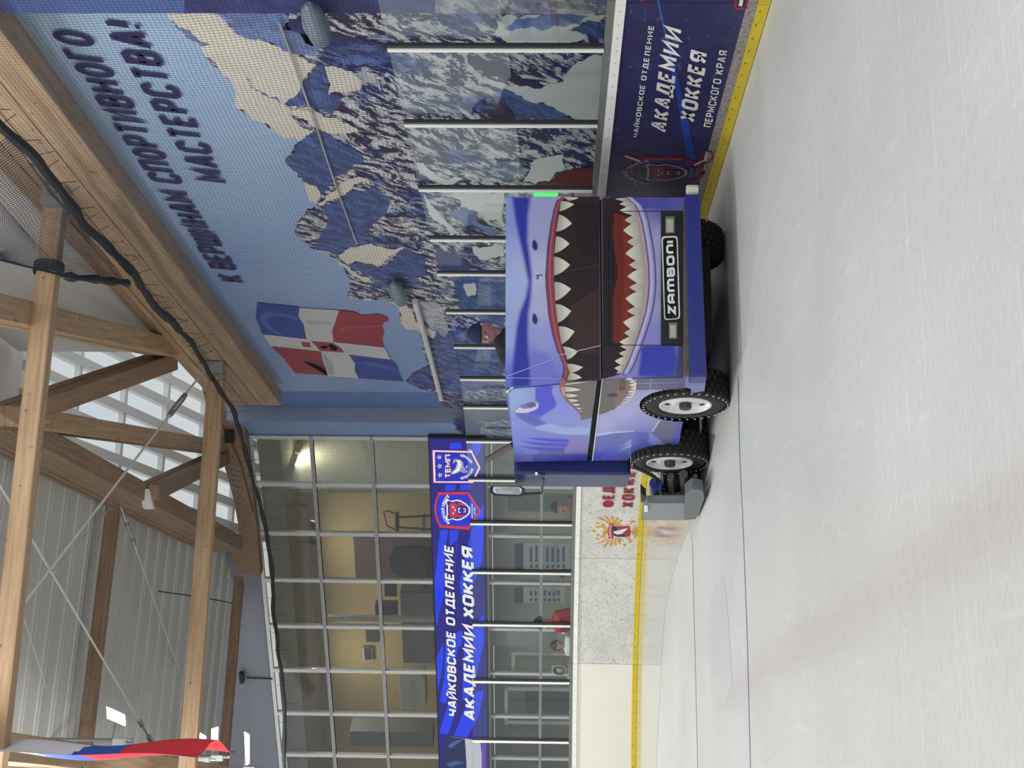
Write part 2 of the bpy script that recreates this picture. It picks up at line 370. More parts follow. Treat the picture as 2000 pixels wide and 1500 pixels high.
# ================================================================== SETTING
# ------------------------------------------------------------------ ice
def icemat():
    m = mat('ice', S(214, 214, 208), 0.32, spec=0.35); nt = m.node_tree; b = nt.nodes['Principled BSDF']
    at = nt.nodes.new('ShaderNodeAttribute'); at.attribute_name = 'Col'
    tc = nt.nodes.new('ShaderNodeTexCoord')
    def nz(scale, vec, det, lo, hi, a, c):
        mp = nt.nodes.new('ShaderNodeMapping'); mp.inputs['Scale'].default_value = vec; mp.inputs['Rotation'].default_value = (0, 0, D2R(-12))
        n = nt.nodes.new('ShaderNodeTexNoise'); n.inputs['Scale'].default_value = scale; n.inputs['Detail'].default_value = det
        r = nt.nodes.new('ShaderNodeMapRange'); r.inputs[1].default_value = lo; r.inputs[2].default_value = hi; r.inputs[3].default_value = a; r.inputs[4].default_value = c
        nt.links.new(tc.outputs['Object'], mp.inputs[0]); nt.links.new(mp.outputs[0], n.inputs['Vector']); nt.links.new(n.outputs['Fac'], r.inputs[0]); return r.outputs[0]
    out = at.outputs['Color']
    for o in (nz(0.5, (1, 1, 1), 5, 0.3, 0.7, 0.93, 1.05), nz(28, (0.5, 1.4, 1), 5, 0.3, 0.7, 0.93, 1.05), nz(9, (0.10, 2.2, 1), 4, 0.58, 0.70, 1.0, 1.09), nz(5, (2.0, 0.25, 1), 4, 0.60, 0.66, 1.0, 1.05)):
        mx = nt.nodes.new('ShaderNodeMix'); mx.data_type = 'RGBA'; mx.blend_type = 'MULTIPLY'; mx.inputs[0].default_value = 1
        nt.links.new(out, mx.inputs[6]); nt.links.new(o, mx.inputs[7]); out = mx.outputs[2]
    nt.links.new(out, b.inputs['Base Color'])
    nt.links.new(nz(30, (0.6, 1.5, 1), 6, 0.2, 0.8, 0.26, 0.5), b.inputs['Roughness'])
    return m
ICE = icemat(); WET = mat('wet_ice', S(196, 196, 190), 0.1, spec=0.8, vary=(1.2, 0.06))
BLUEL = mat('blue_ice_line', S(150, 160, 196), 0.35)
mb = MB()
gx = np.arange(-6.5, 6.07, 0.157); gy = np.arange(3.5, 20.9, 0.15)
red_a, red_b = hitz(1440, 1345), hitz(1985, 985); rd = (red_b-red_a); rd.z = 0; rl = rd.length; rd.normalize()
XX, YY = np.meshgrid(gx, gy); ice0 = np.array(S(216, 216, 211)[:3]); redc = np.array(S(206, 188, 188)[:3])
dd = np.abs((XX-red_a.x)*rd.y-(YY-red_a.y)*rd.x); al = (XX-red_a.x)*rd.x+(YY-red_a.y)*rd.y
wgt = np.clip(1.15-dd/0.24, 0, 1)*np.clip((al+2.5)/2, 0, 1); wgt = wgt*wgt*(3-2*wgt)
CC = ice0*(1-wgt[..., None]*0.52)+redc*(wgt[..., None]*0.52)
i0 = len(mb.v); mb.v += [Vector((x, y, 0)) for y in gy for x in gx]; nx = len(gx)
for j in range(len(gy)-1):
    for i in range(nx-1):
        ids = ((j, i), (j, i+1), (j+1, i+1), (j+1, i)); mb.f.append(tuple(i0+a*nx+b for a, b in ids)); mb.m.append(0)
        mb.c.append([tuple(CC[a, b])+(1,) for a, b in ids])
ic = tuple(ice0)+(1,)
ylast, xlast, xf = gy[-1], gx[-1], gx[0]
mb.face([(xf-14, -4, 0), (xlast, -4, 0), (xlast, gy[0], 0), (xf-14, gy[0], 0)], 0, ic)
mb.face([(xf-14, gy[0], 0), (xf, gy[0], 0), (xf, ylast, 0), (xf-14, ylast, 0)], 0, ic)
arcp = [arcpt(AR*D2R(d), 0) for d in range(0, 91, 3)]
mb.poly([(xf-14, ylast, 0), (xf, ylast, 0), (xlast, ylast, 0)]+[tuple(p) for p in arcp if p.y > ylast]+[(xf-14, AY+AR, 0)], 0, ic)
# freshly flooded strip along the boards
wet_edge = [hitz(*p) for p in ((1278, 1560), (1283, 1470), (1289, 1350), (1299, 1190), (1312, 1130), (1330, 1070), (1352, 1020), (1366, 985), (1380, 930), (1398, 850))]
so, si = arc_s(1560), arc_s(800)
outer = [arcpt(so+(si-so)*k/30, 0.0, 0.02) for k in range(31)]
mb.poly([(p.x, p.y, 0.0025) for p in wet_edge]+[(p.x, p.y, 0.0025) for p in outer[::-1]], 1, ic)
for ln in ([(1343, 1000), (1352, 1060), (1355, 1200), (1359, 1350), (1363, 1540)], [(1441, 735), (1444, 880), (1447, 950), (1452, 1060), (1459, 1250), (1466, 1540)]):
    q = [hitz(*p, 0.004) for p in ln]
    for a, b in zip(q[:-1], q[1:]):
        wv = Vector((0.012, 0.02, 0)); mb.face([a-wv, b-wv, b+wv, a+wv], 2, ic)
# patch of scraped snow mud
grey = [hitz(x, y, 0.0015) for x, y in ((1409, 1122), (1416, 1140), (1420, 1180), (1425, 1250), (1430, 1330), (1420, 1370), (1400, 1380), (1384, 1330), (1379, 1250), (1384, 1190), (1396, 1145))]
mb.poly(grey, 0, S(211, 212, 208))
struct(mb.build('floor', [ICE, WET, BLUEL]))
mb = MB(); mb.box((-26, -6, -0.3), (14, 45, -0.02))
struct(mb.build('floor_concourse', mat('grey_concrete', S(120, 118, 115), 0.7, vary=(2, 0.1))))

# ------------------------------------------------------------------ mural wall
def muralmat():
    m = mat('mural_print', rough=0.5, spec=0.25); nt = m.node_tree; b = nt.nodes['Principled BSDF']
    at = nt.nodes.new('ShaderNodeAttribute'); at.attribute_name = 'Col'; tc = nt.nodes.new('ShaderNodeTexCoord')
    N = nt.nodes.new; Lk = nt.links.new
    wn = N('ShaderNodeTexNoise'); wn.inputs['Scale'].default_value = 1.3; wn.inputs['Detail'].default_value = 4; Lk(tc.outputs['Object'], wn.inputs['Vector'])
    sb = N('ShaderNodeVectorMath'); sb.operation = 'MULTIPLY_ADD'; sb.inputs[1].default_value = (0, 0.55, 0.55); Lk(wn.outputs['Color'], sb.inputs[0]); Lk(tc.outputs['Object'], sb.inputs[2])
    mr_ = N('ShaderNodeMapping'); mr_.inputs['Rotation'].default_value = (D2R(-50), 0, 0); Lk(sb.outputs[0], mr_.inputs[0])
    mp = N('ShaderNodeMapping'); mp.inputs['Scale'].default_value = (1, 4.6, 1.5); Lk(mr_.outputs[0], mp.inputs[0])
    n1 = N('ShaderNodeTexNoise'); n1.inputs['Scale'].default_value = 2.0; n1.inputs['Detail'].default_value = 12; n1.inputs['Roughness'].default_value = 0.74; Lk(mp.outputs[0], n1.inputs['Vector'])
    r1 = N('ShaderNodeMapRange'); r1.inputs[1].default_value = 0.478; r1.inputs[2].default_value = 0.505; Lk(n1.outputs['Fac'], r1.inputs[0])
    n2 = N('ShaderNodeTexNoise'); n2.inputs['Scale'].default_value = 1.1; n2.inputs['Detail'].default_value = 6; Lk(sb.outputs[0], n2.inputs['Vector'])
    r2 = N('ShaderNodeMapRange'); r2.inputs[1].default_value = 0.54; r2.inputs[2].default_value = 0.62; Lk(n2.outputs['Fac'], r2.inputs[0])
    a1 = N('ShaderNodeMath'); a1.operation = 'MULTIPLY'; Lk(r2.outputs[0], a1.inputs[0]); Lk(at.outputs['Alpha'], a1.inputs[1])
    x1 = N('ShaderNodeMix'); x1.data_type = 'RGBA'; x1.inputs[7].default_value = S(92, 116, 176); Lk(a1.outputs[0], x1.inputs[0]); Lk(at.outputs['Color'], x1.inputs[6])
    a2 = N('ShaderNodeMath'); a2.operation = 'MULTIPLY'; Lk(r1.outputs[0], a2.inputs[0]); Lk(at.outputs['Alpha'], a2.inputs[1])
    n3 = N('ShaderNodeTexNoise'); n3.inputs['Scale'].default_value = 0.8; n3.inputs['Detail'].default_value = 3; Lk(tc.outputs['Object'], n3.inputs['Vector'])
    cr = N('ShaderNodeValToRGB'); cr.color_ramp.elements[0].color = S(28, 36, 88); cr.color_ramp.elements[1].color = S(50, 34, 66); cr.color_ramp.elements[0].position = 0.42; cr.color_ramp.elements[1].position = 0.58; Lk(n3.outputs['Fac'], cr.inputs[0])
    x2 = N('ShaderNodeMix'); x2.data_type = 'RGBA'; Lk(a2.outputs[0], x2.inputs[0]); Lk(x1.outputs[2], x2.inputs[6]); Lk(cr.outputs[0], x2.inputs[7])
    n4 = N('ShaderNodeTexNoise'); n4.inputs['Scale'].default_value = 6.0; n4.inputs['Detail'].default_value = 8; n4.inputs['Roughness'].default_value = 0.75; Lk(sb.outputs[0], n4.inputs['Vector'])
    r4 = N('ShaderNodeMapRange'); r4.inputs[1].default_value = 0.35; r4.inputs[2].default_value = 0.65; r4.inputs[3].default_value = 0.62; r4.inputs[4].default_value = 1.3; Lk(n4.outputs['Fac'], r4.inputs[0])
    x3 = N('ShaderNodeMix'); x3.data_type = 'RGBA'; x3.blend_type = 'MULTIPLY'; Lk(at.outputs['Alpha'], x3.inputs[0]); Lk(x2.outputs[2], x3.inputs[6]); Lk(r4.outputs[0], x3.inputs[7])
    Lk(x3.outputs[2], b.inputs['Base Color']); return m
MURAL = muralmat()
WALLP = mat('painted_wall', S(150, 160, 178), 0.6)
TRIMB = mat('pale_blue_paint', S(128, 158, 205), 0.45)
y_a, y_b = PM(700, 765).y, PM(700, 825).y
mb = MB()
mb.box((MX+0.03, 5, 0), (MX+0.5, y_a, 7.3)); mb.box((MX+0.38, y_a, 0), (MX+0.7, y_b, 9.0)); mb.box((MX+0.03, y_b, 0), (MX+0.5, WC.y+0.1, 9.0))
struct(mb.build('wall_right', WALLP))
SKY, SKY2, SNOW, SNOWC, FAC, FAC2, ROCK, DRK = S(152, 180, 212, a=0), S(128, 156, 205, a=0), S(222, 222, 218, a=0.0), S(226, 216, 200, a=0.05), S(122, 142, 188, a=0.3), S(84, 106, 162, a=0.55), S(212, 210, 208, a=1.0), S(56, 28, 48, a=0.55)
mural = MB()
def craggy(pts, amp=0.16, it=4):
    rr = random.Random(int(pts[0][0]*7+pts[0][1]*3)); P = [Vector(p) for p in pts]
    for _ in range(it):
        Q = []
        for a, b in zip(P, P[1:]+P[:1]):
            Q.append(a); d = b-a
            if d.length > 5: Q.append((a+b)/2+Vector((-d.y, d.x))*rr.uniform(-amp, amp)*min(1, 45/d.length))
        P = Q
    return [(p.x, p.y) for p in P]
def mp_(pts, c, lay, pl=PM):
    if lay <= 7: pts = craggy(pts)
    mural.poly([pl(x, y, 0.002*lay) for x, y in pts], 0, c)
# sky of the print: pale at the top right, deeper blue towards the corner
skyf = lambda P: idw(P, [(60, 60, (176, 200, 222)), (200, 200, (168, 192, 220)), (300, 400, (160, 184, 218)), (420, 560, (140, 166, 210)), (600, 560, (156, 180, 214)), (480, 300, (166, 190, 218)), (560, 640, (138, 164, 208)), (700, 640, (150, 172, 210)), (760, 740, (132, 158, 204))])
P_hi = 7.25
def sky_strip(y0, y1, n):
    """one printed banner of sky from the floor to the beam, in wall coordinates"""
    Y0, Y1 = PM(700, y0).y, PM(700, y1).y
    for j in range(n):
        for k in range(14):
            ya, yb = Y0+(Y1-Y0)*j/n, Y0+(Y1-Y0)*(j+1)/n; za, zb = 0.02+(P_hi-0.02)*k/14, 0.02+(P_hi-0.02)*(k+1)/14
            q = [(MX, ya, za), (MX, yb, za), (MX, yb, zb), (MX, ya, zb)]; cs = []
            for p in q:
                d = Vector(p)-CAM; f = d.dot(FW); u = 750+F*d.dot(RT)/f; v = 1000-F*d.dot(UP)/f
                cs.append(np.array([[v, 1500-u]]))
            cols = [tuple(skyf(c)[0])+(0,) for c in cs]
            mural.f.append(tuple(range(len(mural.v), len(mural.v)+4))); mural.v += [Vector(p) for p in q]; mural.m.append(0); mural.c.append(cols)
sky_strip(-40, 765, 40)
sk = [(300, -60), (318, -10), (325, 12), (332, 37), (352, 60), (372, 78), (390, 92), (400, 110), (427, 135), (450, 155), (460, 175), (460, 210), (485, 225), (512, 240), (530, 255), (555, 270), (575, 267), (582, 277), (570, 296), (557, 310), (568, 325), (580, 340), (590, 352), (612, 365), (627, 382), (618, 400), (600, 408), (585, 430), (580, 442), (576, 455), (583, 466), (595, 472), (606, 484), (614, 490), (630, 494), (647, 502), (670, 522), (684, 545), (680, 562), (677, 570), (680, 581)]
bot = 1245
mp_(sk+[(752, 585), (770, 588), (780, 607), (782, 630), (805, 640), (822, 650), (827, 667), (826, 690), (838, 712), (820, 728), (805, 735), (792, 745), (815, 755), (842, 764), (bot, 765), (bot, -60)], ROCK, 1)
cream = [(330, 37), (352, 60), (372, 78), (390, 92), (400, 110), (427, 135), (450, 155), (460, 175), (460, 210), (485, 225), (512, 240), (555, 270), (575, 267), (582, 277), (612, 256), (590, 250), (565, 222), (556, 203), (575, 215), (590, 165), (612, 132), (600, 118), (570, 105), (520, 82), (460, 65), (437, 38), (407, 12), (395, -20), (310, -60)]
mp_(cream, SNOWC, 2)
mp_([(407, 12), (420, -10), (520, 10), (522, 20), (565, 32), (560, 50), (607, 72), (625, 95), (612, 112), (570, 100), (520, 82), (460, 65), (437, 38)], FAC, 3)
mp_([(555, 204), (575, 190), (590, 165), (605, 155), (615, 130), (632, 122), (640, 150), (642, 185), (668, 190), (650, 225), (630, 215), (595, 208)], FAC2, 3)
mp_([(640, 150), (634, 130), (650, 128), (700, 150), (705, 175), (680, 180), (642, 185)], SNOWC, 4)
mp_([(568, 218), (600, 215), (632, 228), (650, 230), (700, 255), (660, 260), (620, 250), (600, 235)], SNOWC, 4)
mp_([(480, 150), (490, 165), (510, 180), (540, 190), (550, 203), (530, 192), (505, 178), (490, 172)], FAC, 4)
mp_([(340, 50), (372, 60), (380, 72), (411, 88), (390, 90), (372, 78), (356, 62)], FAC, 4)
mp_([(550, 55), (565, 38), (600, 42), (610, 62), (700, 72), (760, 95), (752, 130), (690, 120), (630, 95)], S(48, 52, 120, a=0.8), 3)
mp_([(557, 310), (582, 280), (617, 255), (660, 275), (705, 300), (710, 315), (672, 340), (640, 368), (627, 382), (610, 362), (592, 350), (578, 335)], FAC2, 3)
mp_([(595, 355), (610, 362), (627, 382), (618, 398), (604, 392)], SNOWC, 4)
mp_([(620, 400), (640, 380), (700, 345), (714, 350), (690, 362), (650, 390), (628, 402)], SNOWC, 5)
mp_([(621, 402), (660, 390), (685, 372), (725, 365), (768, 383), (758, 408), (740, 430), (712, 475), (660, 500), (615, 487), (627, 440), (638, 420)], FAC2, 4)
mp_([(585, 430), (600, 412), (625, 412), (640, 424), (628, 455), (622, 470), (612, 484), (594, 472), (577, 455)], ROCK, 5)
mp_([(660, 500), (725, 475), (745, 482), (790, 482), (750, 512), (737, 522), (700, 510), (675, 515)], SNOWC, 5)
mp_([(675, 520), (700, 512), (737, 522), (790, 486), (830, 500), (835, 540), (780, 545), (740, 550), (715, 540)], FAC2, 6)
mp_([(650, 503), (672, 515), (700, 538), (730, 552), (712, 552), (690, 540), (664, 520)], SNOWC, 7)
mp_([(752, 585), (770, 588), (800, 602), (830, 640), (852, 648), (846, 662), (824, 652), (783, 632), (780, 607)], SNOWC, 6)
mp_([(806, 585), (850, 590), (868, 610), (870, 660), (840, 640)], S(205, 205, 208, a=0.35), 5)
mp_([(792, 745), (838, 712), (842, 735), (850, 764), (815, 755)], S(96, 108, 168, a=0.8), 6)
# behind the glass
mp_([(900, 133), (960, 155), (1050, 172), (1100, 160), (1130, 120), (1180, 108), (1182, 240), (1138, 238), (1033, 198), (992, 180), (962, 165)], SNOW, 3)
mp_([(970, 172), (1033, 200), (1062, 200), (1135, 238), (1008, 238), (995, 215), (980, 190)], FAC2, 4)
mp_([(912, 108), (985, 125), (1035, 155), (1060, 172), (1000, 160), (945, 142), (915, 125)], DRK, 4)
mp_([(930, 190), (985, 185), (1000, 215), (1008, 238), (960, 236), (935, 215)], S(56, 28, 48, a=0.8), 5)
mp_([(958, 70), (990, 28), (1190, 30), (1125, 82), (1000, 86), (975, 72)], SNOW, 3)
mp_([(985, 55), (1010, 35), (1150, 32), (1060, 60), (1040, 52)], FAC, 4)
mp_([(1100, 60), (1150, 40), (1190, 40), (1190, 75), (1130, 62)], FAC2, 5)
mp_([(1045, 360), (1075, 355), (1110, 333), (1185, 322), (1185, 380), (1050, 380)], S(104, 14, 26, a=0), 5)
mp_([(1045, 380), (1185, 380), (1185, 470), (1100, 470), (1060, 420)], S(70, 12, 24, a=0), 5)
mp_([(1020, 355), (1035, 318), (1100, 300), (1105, 330), (1070, 355)], SNOW, 4)
mp_([(808, 312), (870, 350), (905, 352), (860, 358), (830, 340)], SNOW, 4)
mp_([(828, 375), (890, 372), (985, 376), (985, 440), (930, 412), (898, 404), (900, 392), (880, 375)], SNOW, 4)
mp_([(875, 415), (900, 405), (928, 412), (930, 430), (985, 452), (960, 460), (905, 440)], FAC, 5)
mp_([(828, 378), (842, 400), (870, 430), (910, 460), (880, 460), (850, 430), (832, 400)], SNOW, 5)
mp_([(920, 480), (985, 478), (985, 500), (950, 510), (925, 495)], SNOW, 5)
mp_([(905, 555), (925, 552), (930, 575), (915, 580)], SNOW, 5)
mp_([(850, 482), (890, 495), (912, 510), (918, 530), (855, 525)], S(58, 66, 130, a=0.25), 5)
mp_([(880, 540), (985, 535), (985, 640), (900, 610)], S(88, 112, 170, a=0.6), 4)
mp_([(840, 640), (880, 650), (985, 640), (985, 760), (870, 764), (850, 700)], S(108, 130, 178, a=0.6), 4)
# lettering on the mural
INK = S(46, 40, 92, a=0)
def mtext(txt, BL, BR, ztop, slant, **kw):
    a, b = PM(*BL, 0.03), PM(*BR, 0.03); z = (a.z+b.z)/2; a.z = b.z = z
    tl = Vector((a.x, a.y-slant, ztop)); text3(mural, txt, a, b, tl, INK, 0, **kw)
mtext('К ВЕРШИНАМ СПОРТИВНОГО', (470, 553), (190, 66), 6.98, 0.10, t=0.19, gw=0.66, gap=0.14, space=0.46, round_=True)
mtext('МАСТЕРСТВА!', (443, 359), (285, 50), 6.38, 0.10, t=0.19, gw=0.66, gap=0.16, round_=True)
# printed flag
zf = lambda pts: zz(500, 550, 4, pts)
FB, FR, FWh = S(46, 70, 158, a=0), S(160, 40, 48, a=0), S(214, 212, 212, a=0)
for pts, c in (([(10, 165), (340, 200), (345, 240), (330, 270), (370, 330), (395, 450), (50, 410), (0, 280)], FB),
               ([(340, 205), (650, 225), (620, 310), (595, 385), (605, 470), (430, 458), (395, 450), (370, 330), (330, 270)], FWh),
               ([(650, 225), (760, 235), (830, 265), (960, 255), (1030, 280), (1040, 305), (1000, 320), (985, 350), (1003, 405), (985, 450), (1000, 515), (605, 470), (595, 385), (625, 300)], FR),
               ([(50, 412), (1000, 515), (1055, 610), (725, 570), (510, 545), (120, 505)], FWh),
               ([(120, 508), (500, 545), (520, 610), (560, 735), (305, 715), (215, 600)], FR),
               ([(510, 545), (725, 570), (775, 640), (770, 690), (805, 755), (560, 738), (525, 640)], FWh),
               ([(725, 570), (1055, 612), (1105, 660), (1115, 710), (1150, 780), (800, 755), (770, 690), (778, 645)], FB)):
    mp_(zf(pts), c, 8)
for pts, c in (([(20, 290), (60, 240), (150, 240), (330, 275), (345, 300), (150, 265), (80, 290), (130, 370), (230, 425), (150, 410), (60, 350)], S(70, 110, 190, a=0)),
               ([(430, 465), (600, 478), (665, 520), (690, 555), (500, 540), (465, 500)], FR), ([(350, 470), (420, 476), (432, 515), (370, 508)], FR),
               ([(560, 490), (600, 492), (640, 520), (628, 540), (600, 535), (575, 545), (570, 515)], FWh),
               ([(500, 505), (550, 500), (560, 520), (520, 525)], S(190, 150, 110, a=0)),
               ([(360, 620), (520, 610), (560, 735), (540, 660)], S(140, 34, 42, a=0)),
               ([(525, 560), (600, 640), (610, 720), (570, 730), (540, 640)], S(176, 178, 184, a=0)),
               ([(390, 300), (600, 320), (596, 335), (400, 330)], S(190, 188, 188, a=0)), ([(780, 640), (960, 670), (1100, 700), (1095, 680), (960, 640), (860, 625)], S(66, 100, 180, a=0)),
               ([(640, 380), (700, 350), (980, 335), (985, 352), (720, 372), (660, 410)], S(184, 60, 66, a=0))):
    mp_(zf(pts), c, 9)
tag(mural.build('wall_mural', MURAL), 'large printed mural of snowy mountains, a waving flag and slanted navy words', 'mural')
# recessed blue bay, colour darkened as shade, and last strip before the corner
mural = MB(); PR_ = Plane((MX+0.34, 0, 0), (1, 0, 0))
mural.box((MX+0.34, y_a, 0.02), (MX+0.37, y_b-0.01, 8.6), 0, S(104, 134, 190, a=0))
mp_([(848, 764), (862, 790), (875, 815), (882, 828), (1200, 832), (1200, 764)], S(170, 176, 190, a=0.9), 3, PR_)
tag(mural.build('recessed_mural_panel', MURAL), 'plain blue recessed strip of the mural, darkened as shade beside the printed flag', 'mural')
mural = MB(); mural.box((MX, y_b, 0.02), (MX+0.03, WC.y, 8.75), 0, S(140, 168, 208, a=0))
mp_([(882, 824), (892, 850), (1200, 852), (1200, 824)], S(176, 182, 192, a=0.8), 3)
mp_([(886, 826), (940, 826), (940, 850), (905, 848)], S(46, 56, 110, a=0.8), 4)
tag(mural.build('corner_mural_strip', MURAL), 'narrow light blue mural strip between the recessed panel and the tall windows', 'mural')
# nearer pilaster at the picture's right edge, its print colours darkened as shade
PP = Plane((MX-0.27, 0, 0), (1, 0, 0)); yp = PP(600, 27).y
mural = MB(); mural.box((MX-0.25, 7.5, 0.02), (MX+0.02, yp, 7.2), 0, S(96, 108, 150, a=0))
mp_([(-20, 26), (360, 26), (360, -40), (-20, -40)], S(84, 104, 160, a=0.0), 8, PP)
mp_([(360, 26), (850, 26), (850, -40), (360, -40)], S(58, 66, 128, a=0.5), 8, PP)
mp_([(850, 26), (1210, 28), (1210, -40), (850, -40)], S(180, 176, 180, a=0.55), 8, PP)
tag(mural.build('mural_pilaster', MURAL), 'flat pilaster at the right edge of the mural, mountain print darkened as shade', 'pilaster')

# ------------------------------------------------------------------ glazed wall
FRAME = mat('window_frame_grey', S(222, 220, 218), 0.4)
GREYW = mat('grey_wall_panel', S(128, 130, 138), 0.55, vary=(0.6, 0.06))
def wpt(s, z, off=0.0): return WC+WD*s+WN*off+Vector((0, 0, z))
def wall_s(x, y): p = PW(x, y); return (p-WC).dot(WD)
ms = [0.05]+[wall_s(x, y) for x, y in ((496, 944), (509, 1040), (516, 1131), (525, 1221), (534, 1307), (543, 1391), (550, 1472), (556, 1552))]
step = (ms[8]-ms[1])/7.0
ms += [ms[8]+step, ms[8]+2*step, ms[8]+3*step]
zr = [4.5, 5.9, 7.31, 8.74]                      # heights of the transoms above the screen
mb = MB()
mb.obox(wpt(-0.2, zr[3]+0.06, 0.05), WD*3.3, WN*-0.2, (0, 0, 0.15)); mb.obox(wpt(3.1, zr[3]+0.06, 0.05), WD*(ms[-1]+0.5), WN*-0.2, (0, 0, 2.6))
struct(mb.build('wall_end', GREYW))
ij = 0
def wbox(m_, s0, s1, z0, z1, o0, o1, mi=0, c=None): m_.obox(wpt(s0, z0, o0), WD*(s1-s0), WN*(o1-o0), (0, 0, z1-z0), mi, c)
def window(s0, s1, z0, z1, fr=0.045):
    global ij
    ij += 1
    f = MB()
    wbox(f, s0-fr, s0+fr, z0-fr, z1+fr, -0.05, 0.06); wbox(f, s0+fr, s1-fr, z1-fr, z1+fr, -0.05, 0.06); wbox(f, s0+fr, s1-fr, z0-fr, z0+fr, -0.05, 0.06)
    o = struct(f.build('window_%d' % ij, FRAME))
    p = MB(); wbox(p, s0+fr, s1-fr, z0+fr, z1-fr, -0.005, 0.005); p.build('pane', PANE, o); return o
for k in range(len(ms)-1):
    for r in range(3): window(ms[k], ms[k+1], zr[r], zr[r+1])
    for z0, z1 in ((0.12, 1.95), (1.95, 3.25)): window(ms[k], ms[k+1], z0, z1, 0.035)
# rooms behind the glass
BEIGE = mat('beige_wall', S(168, 150, 110), 0.7); CEILR = mat('room_ceiling', S(170, 168, 160), 0.7); LOWW = mat('hall_back_wall', S(150, 146, 132), 0.7)
mb = MB(); wbox(mb, -0.1, ms[-1]+1, 4.45, 9.0, -3.6, -3.4); struct(mb.build('wall_upper_room', BEIGE))
mb = MB(); wbox(mb, -0.1, ms[-1]+1, 8.2, 8.3, -3.4, -0.7); wbox(mb, -0.1, ms[-1]+1, 8.3, 8.75, -0.8, -0.7); struct(mb.build('ceiling_upper_room', CEILR))
mb = MB(); wbox(mb, -0.1, ms[-1]+1, 3.3, 4.45, -3.6, -0.08); struct(mb.build('floor_upper_room', mat('room_floor', S(120, 112, 100), 0.6)))
mb = MB(); wbox(mb, -0.1, ms[-1]+1, 0, 3.3, -4.2, -4.0); struct(mb.build('wall_lower_hall', LOWW))
mb = MB(); wbox(mb, ms[1]+0.3, ms[1]+0.4, 4.45, 8.2, -3.4, -0.3); struct(mb.build('wall_room_partition', mat('grey_partition', S(176, 176, 160), 0.6)))
for kk in range(3): area('upper_room_lamp', tuple(wpt(1.5+3.6*kk, 8.05, -1.8)), tuple(wpt(1.5+3.6*kk, 0, -1.8)), 1.0, 0.4, 70, (1, 0.93, 0.8))
for kk in range(3): area('lower_hall_lamp', tuple(wpt(1.5+3.6*kk, 3.2, -2.2)), tuple(wpt(1.5+3.6*kk, 0, -2.2)), 1.0, 0.4, 40, (0.95, 0.97, 1))

# ================================================================== RINK BOARDS
NAVY = printmat('board_banner_print', 0.4, scratch=((1, 1.2, 2.6), 5.0, 0.63, S(110, 108, 140), 0.3), vary=(2.2, 0.3))
SPECK = printmat('marked_white_board', 0.4, scratch=((1, 1, 1), 26.0, 0.565, S(110, 106, 104), 0.42), vary=(1.3, 0.14))
CLEANW = printmat('clean_white_board', 0.4, scratch=((1, 1, 0.4), 12.0, 0.70, S(150, 146, 140), 0.4), vary=(1.0, 0.03))
YELLOW = mat('yellow_kick_strip', S(212, 186, 40), 0.45, vary=(9, 0.12)); RAILW = mat('white_cap_rail', S(236, 234, 228), 0.4, vary=(5, 0.04))
MARB = mat('grey_marbled_strip', S(158, 150, 148), 0.5, vary=(30, 0.55)); CHAN = mat('grey_glass_channel', S(112, 112, 110), 0.4)
cn = S(46, 43, 88)
def sweep(m_, s0, s1, z0, z1, o0, o1, n, mi=0, c=None):
    """slab following the boards from s0 to s1"""
    P = []
    for k in range(n+1):
        s_ = s0+(s1-s0)*k/n
        P.append([arcpt(s_, z0, o0), arcpt(s_, z1, o0), arcpt(s_, z1, o1), arcpt(s_, z0, o1)])
    i = len(m_.v); m_.v += [p for q in P for p in q]
    fs = []
    for k in range(n):
        for j in range(4): fs.append((i+k*4+j, i+k*4+(j+1) % 4, i+k*4+4+(j+1) % 4, i+k*4+4+j))
    e = i+4*n; fs += [(i+3, i+2, i+1, i), (e, e+1, e+2, e+3)]
    m_.f += fs; m_.m += [mi]*len(fs); m_.c += [c]*len(fs)
def board(s0, s1, fm, col, label, art=None, strip=True):
    n = 1 if s1 <= 0 else 48
    mid = arcpt((s0+s1)/2, 0)
    root = thing('dasher_board', mid, label, 'rink board', 'dasher boards round the ice')
    g = 0.004
    f = MB(); sweep(f, s0+g, s1-g, 0.19 if strip else 0.10, 1.19, 0.0, -0.09, n, 0, col)
    if art: art(f)
    f.build('facing', fm, root)
    if strip:
        f = MB(); sweep(f, s0+g, s1-g, 0.10, 0.189, 0.0, -0.09, n); f.build('base_strip', MARB, root)['label'] = 'grey marbled base strip'
    f = MB(); sweep(f, s0+g, s1-g, 0.006, 0.10, 0.022, -0.09, n)
    q = int((s1-s0)/0.22)
    for k in range(q):
        if s1 <= 0 or True:
            p = arcpt(s0+0.1+(s1-s0)*k/q, 0.07, 0.0225); t = (arcpt(s0+0.12+(s1-s0)*k/q, 0.07, 0.0225)-p).normalized(); r_ = 0.008
            f.face([p-t*r_-Vector((0, 0, r_)), p+t*r_-Vector((0, 0, r_)), p+t*r_+Vector((0, 0, r_)), p-t*r_+Vector((0, 0, r_))], 1)
    f.build('kick_plate', [YELLOW, BLACK], root)
    f = MB(); sweep(f, s0+g, s1-g, 1.191, 1.275, 0.025, -0.12, n)
    for k in range(q):
        p = arcpt(s0+0.1+(s1-s0)*k/q, 1.233, 0.0256); t = (arcpt(s0+0.12+(s1-s0)*k/q, 1.233, 0.0256)-p).normalized(); r_ = 0.006
        f.face([p-t*r_-Vector((0, 0, r_)), p+t*r_-Vector((0, 0, r_)), p+t*r_+Vector((0, 0, r_)), p-t*r_+Vector((0, 0, r_))], 1)
    f.build('cap_rail', [RAILW, DARKM], root)
    f = MB(); sweep(f, s0+g, s1-g, 1.276, 1.34, -0.02, -0.1, n); f.build('glass_channel', CHAN, root)
    return root
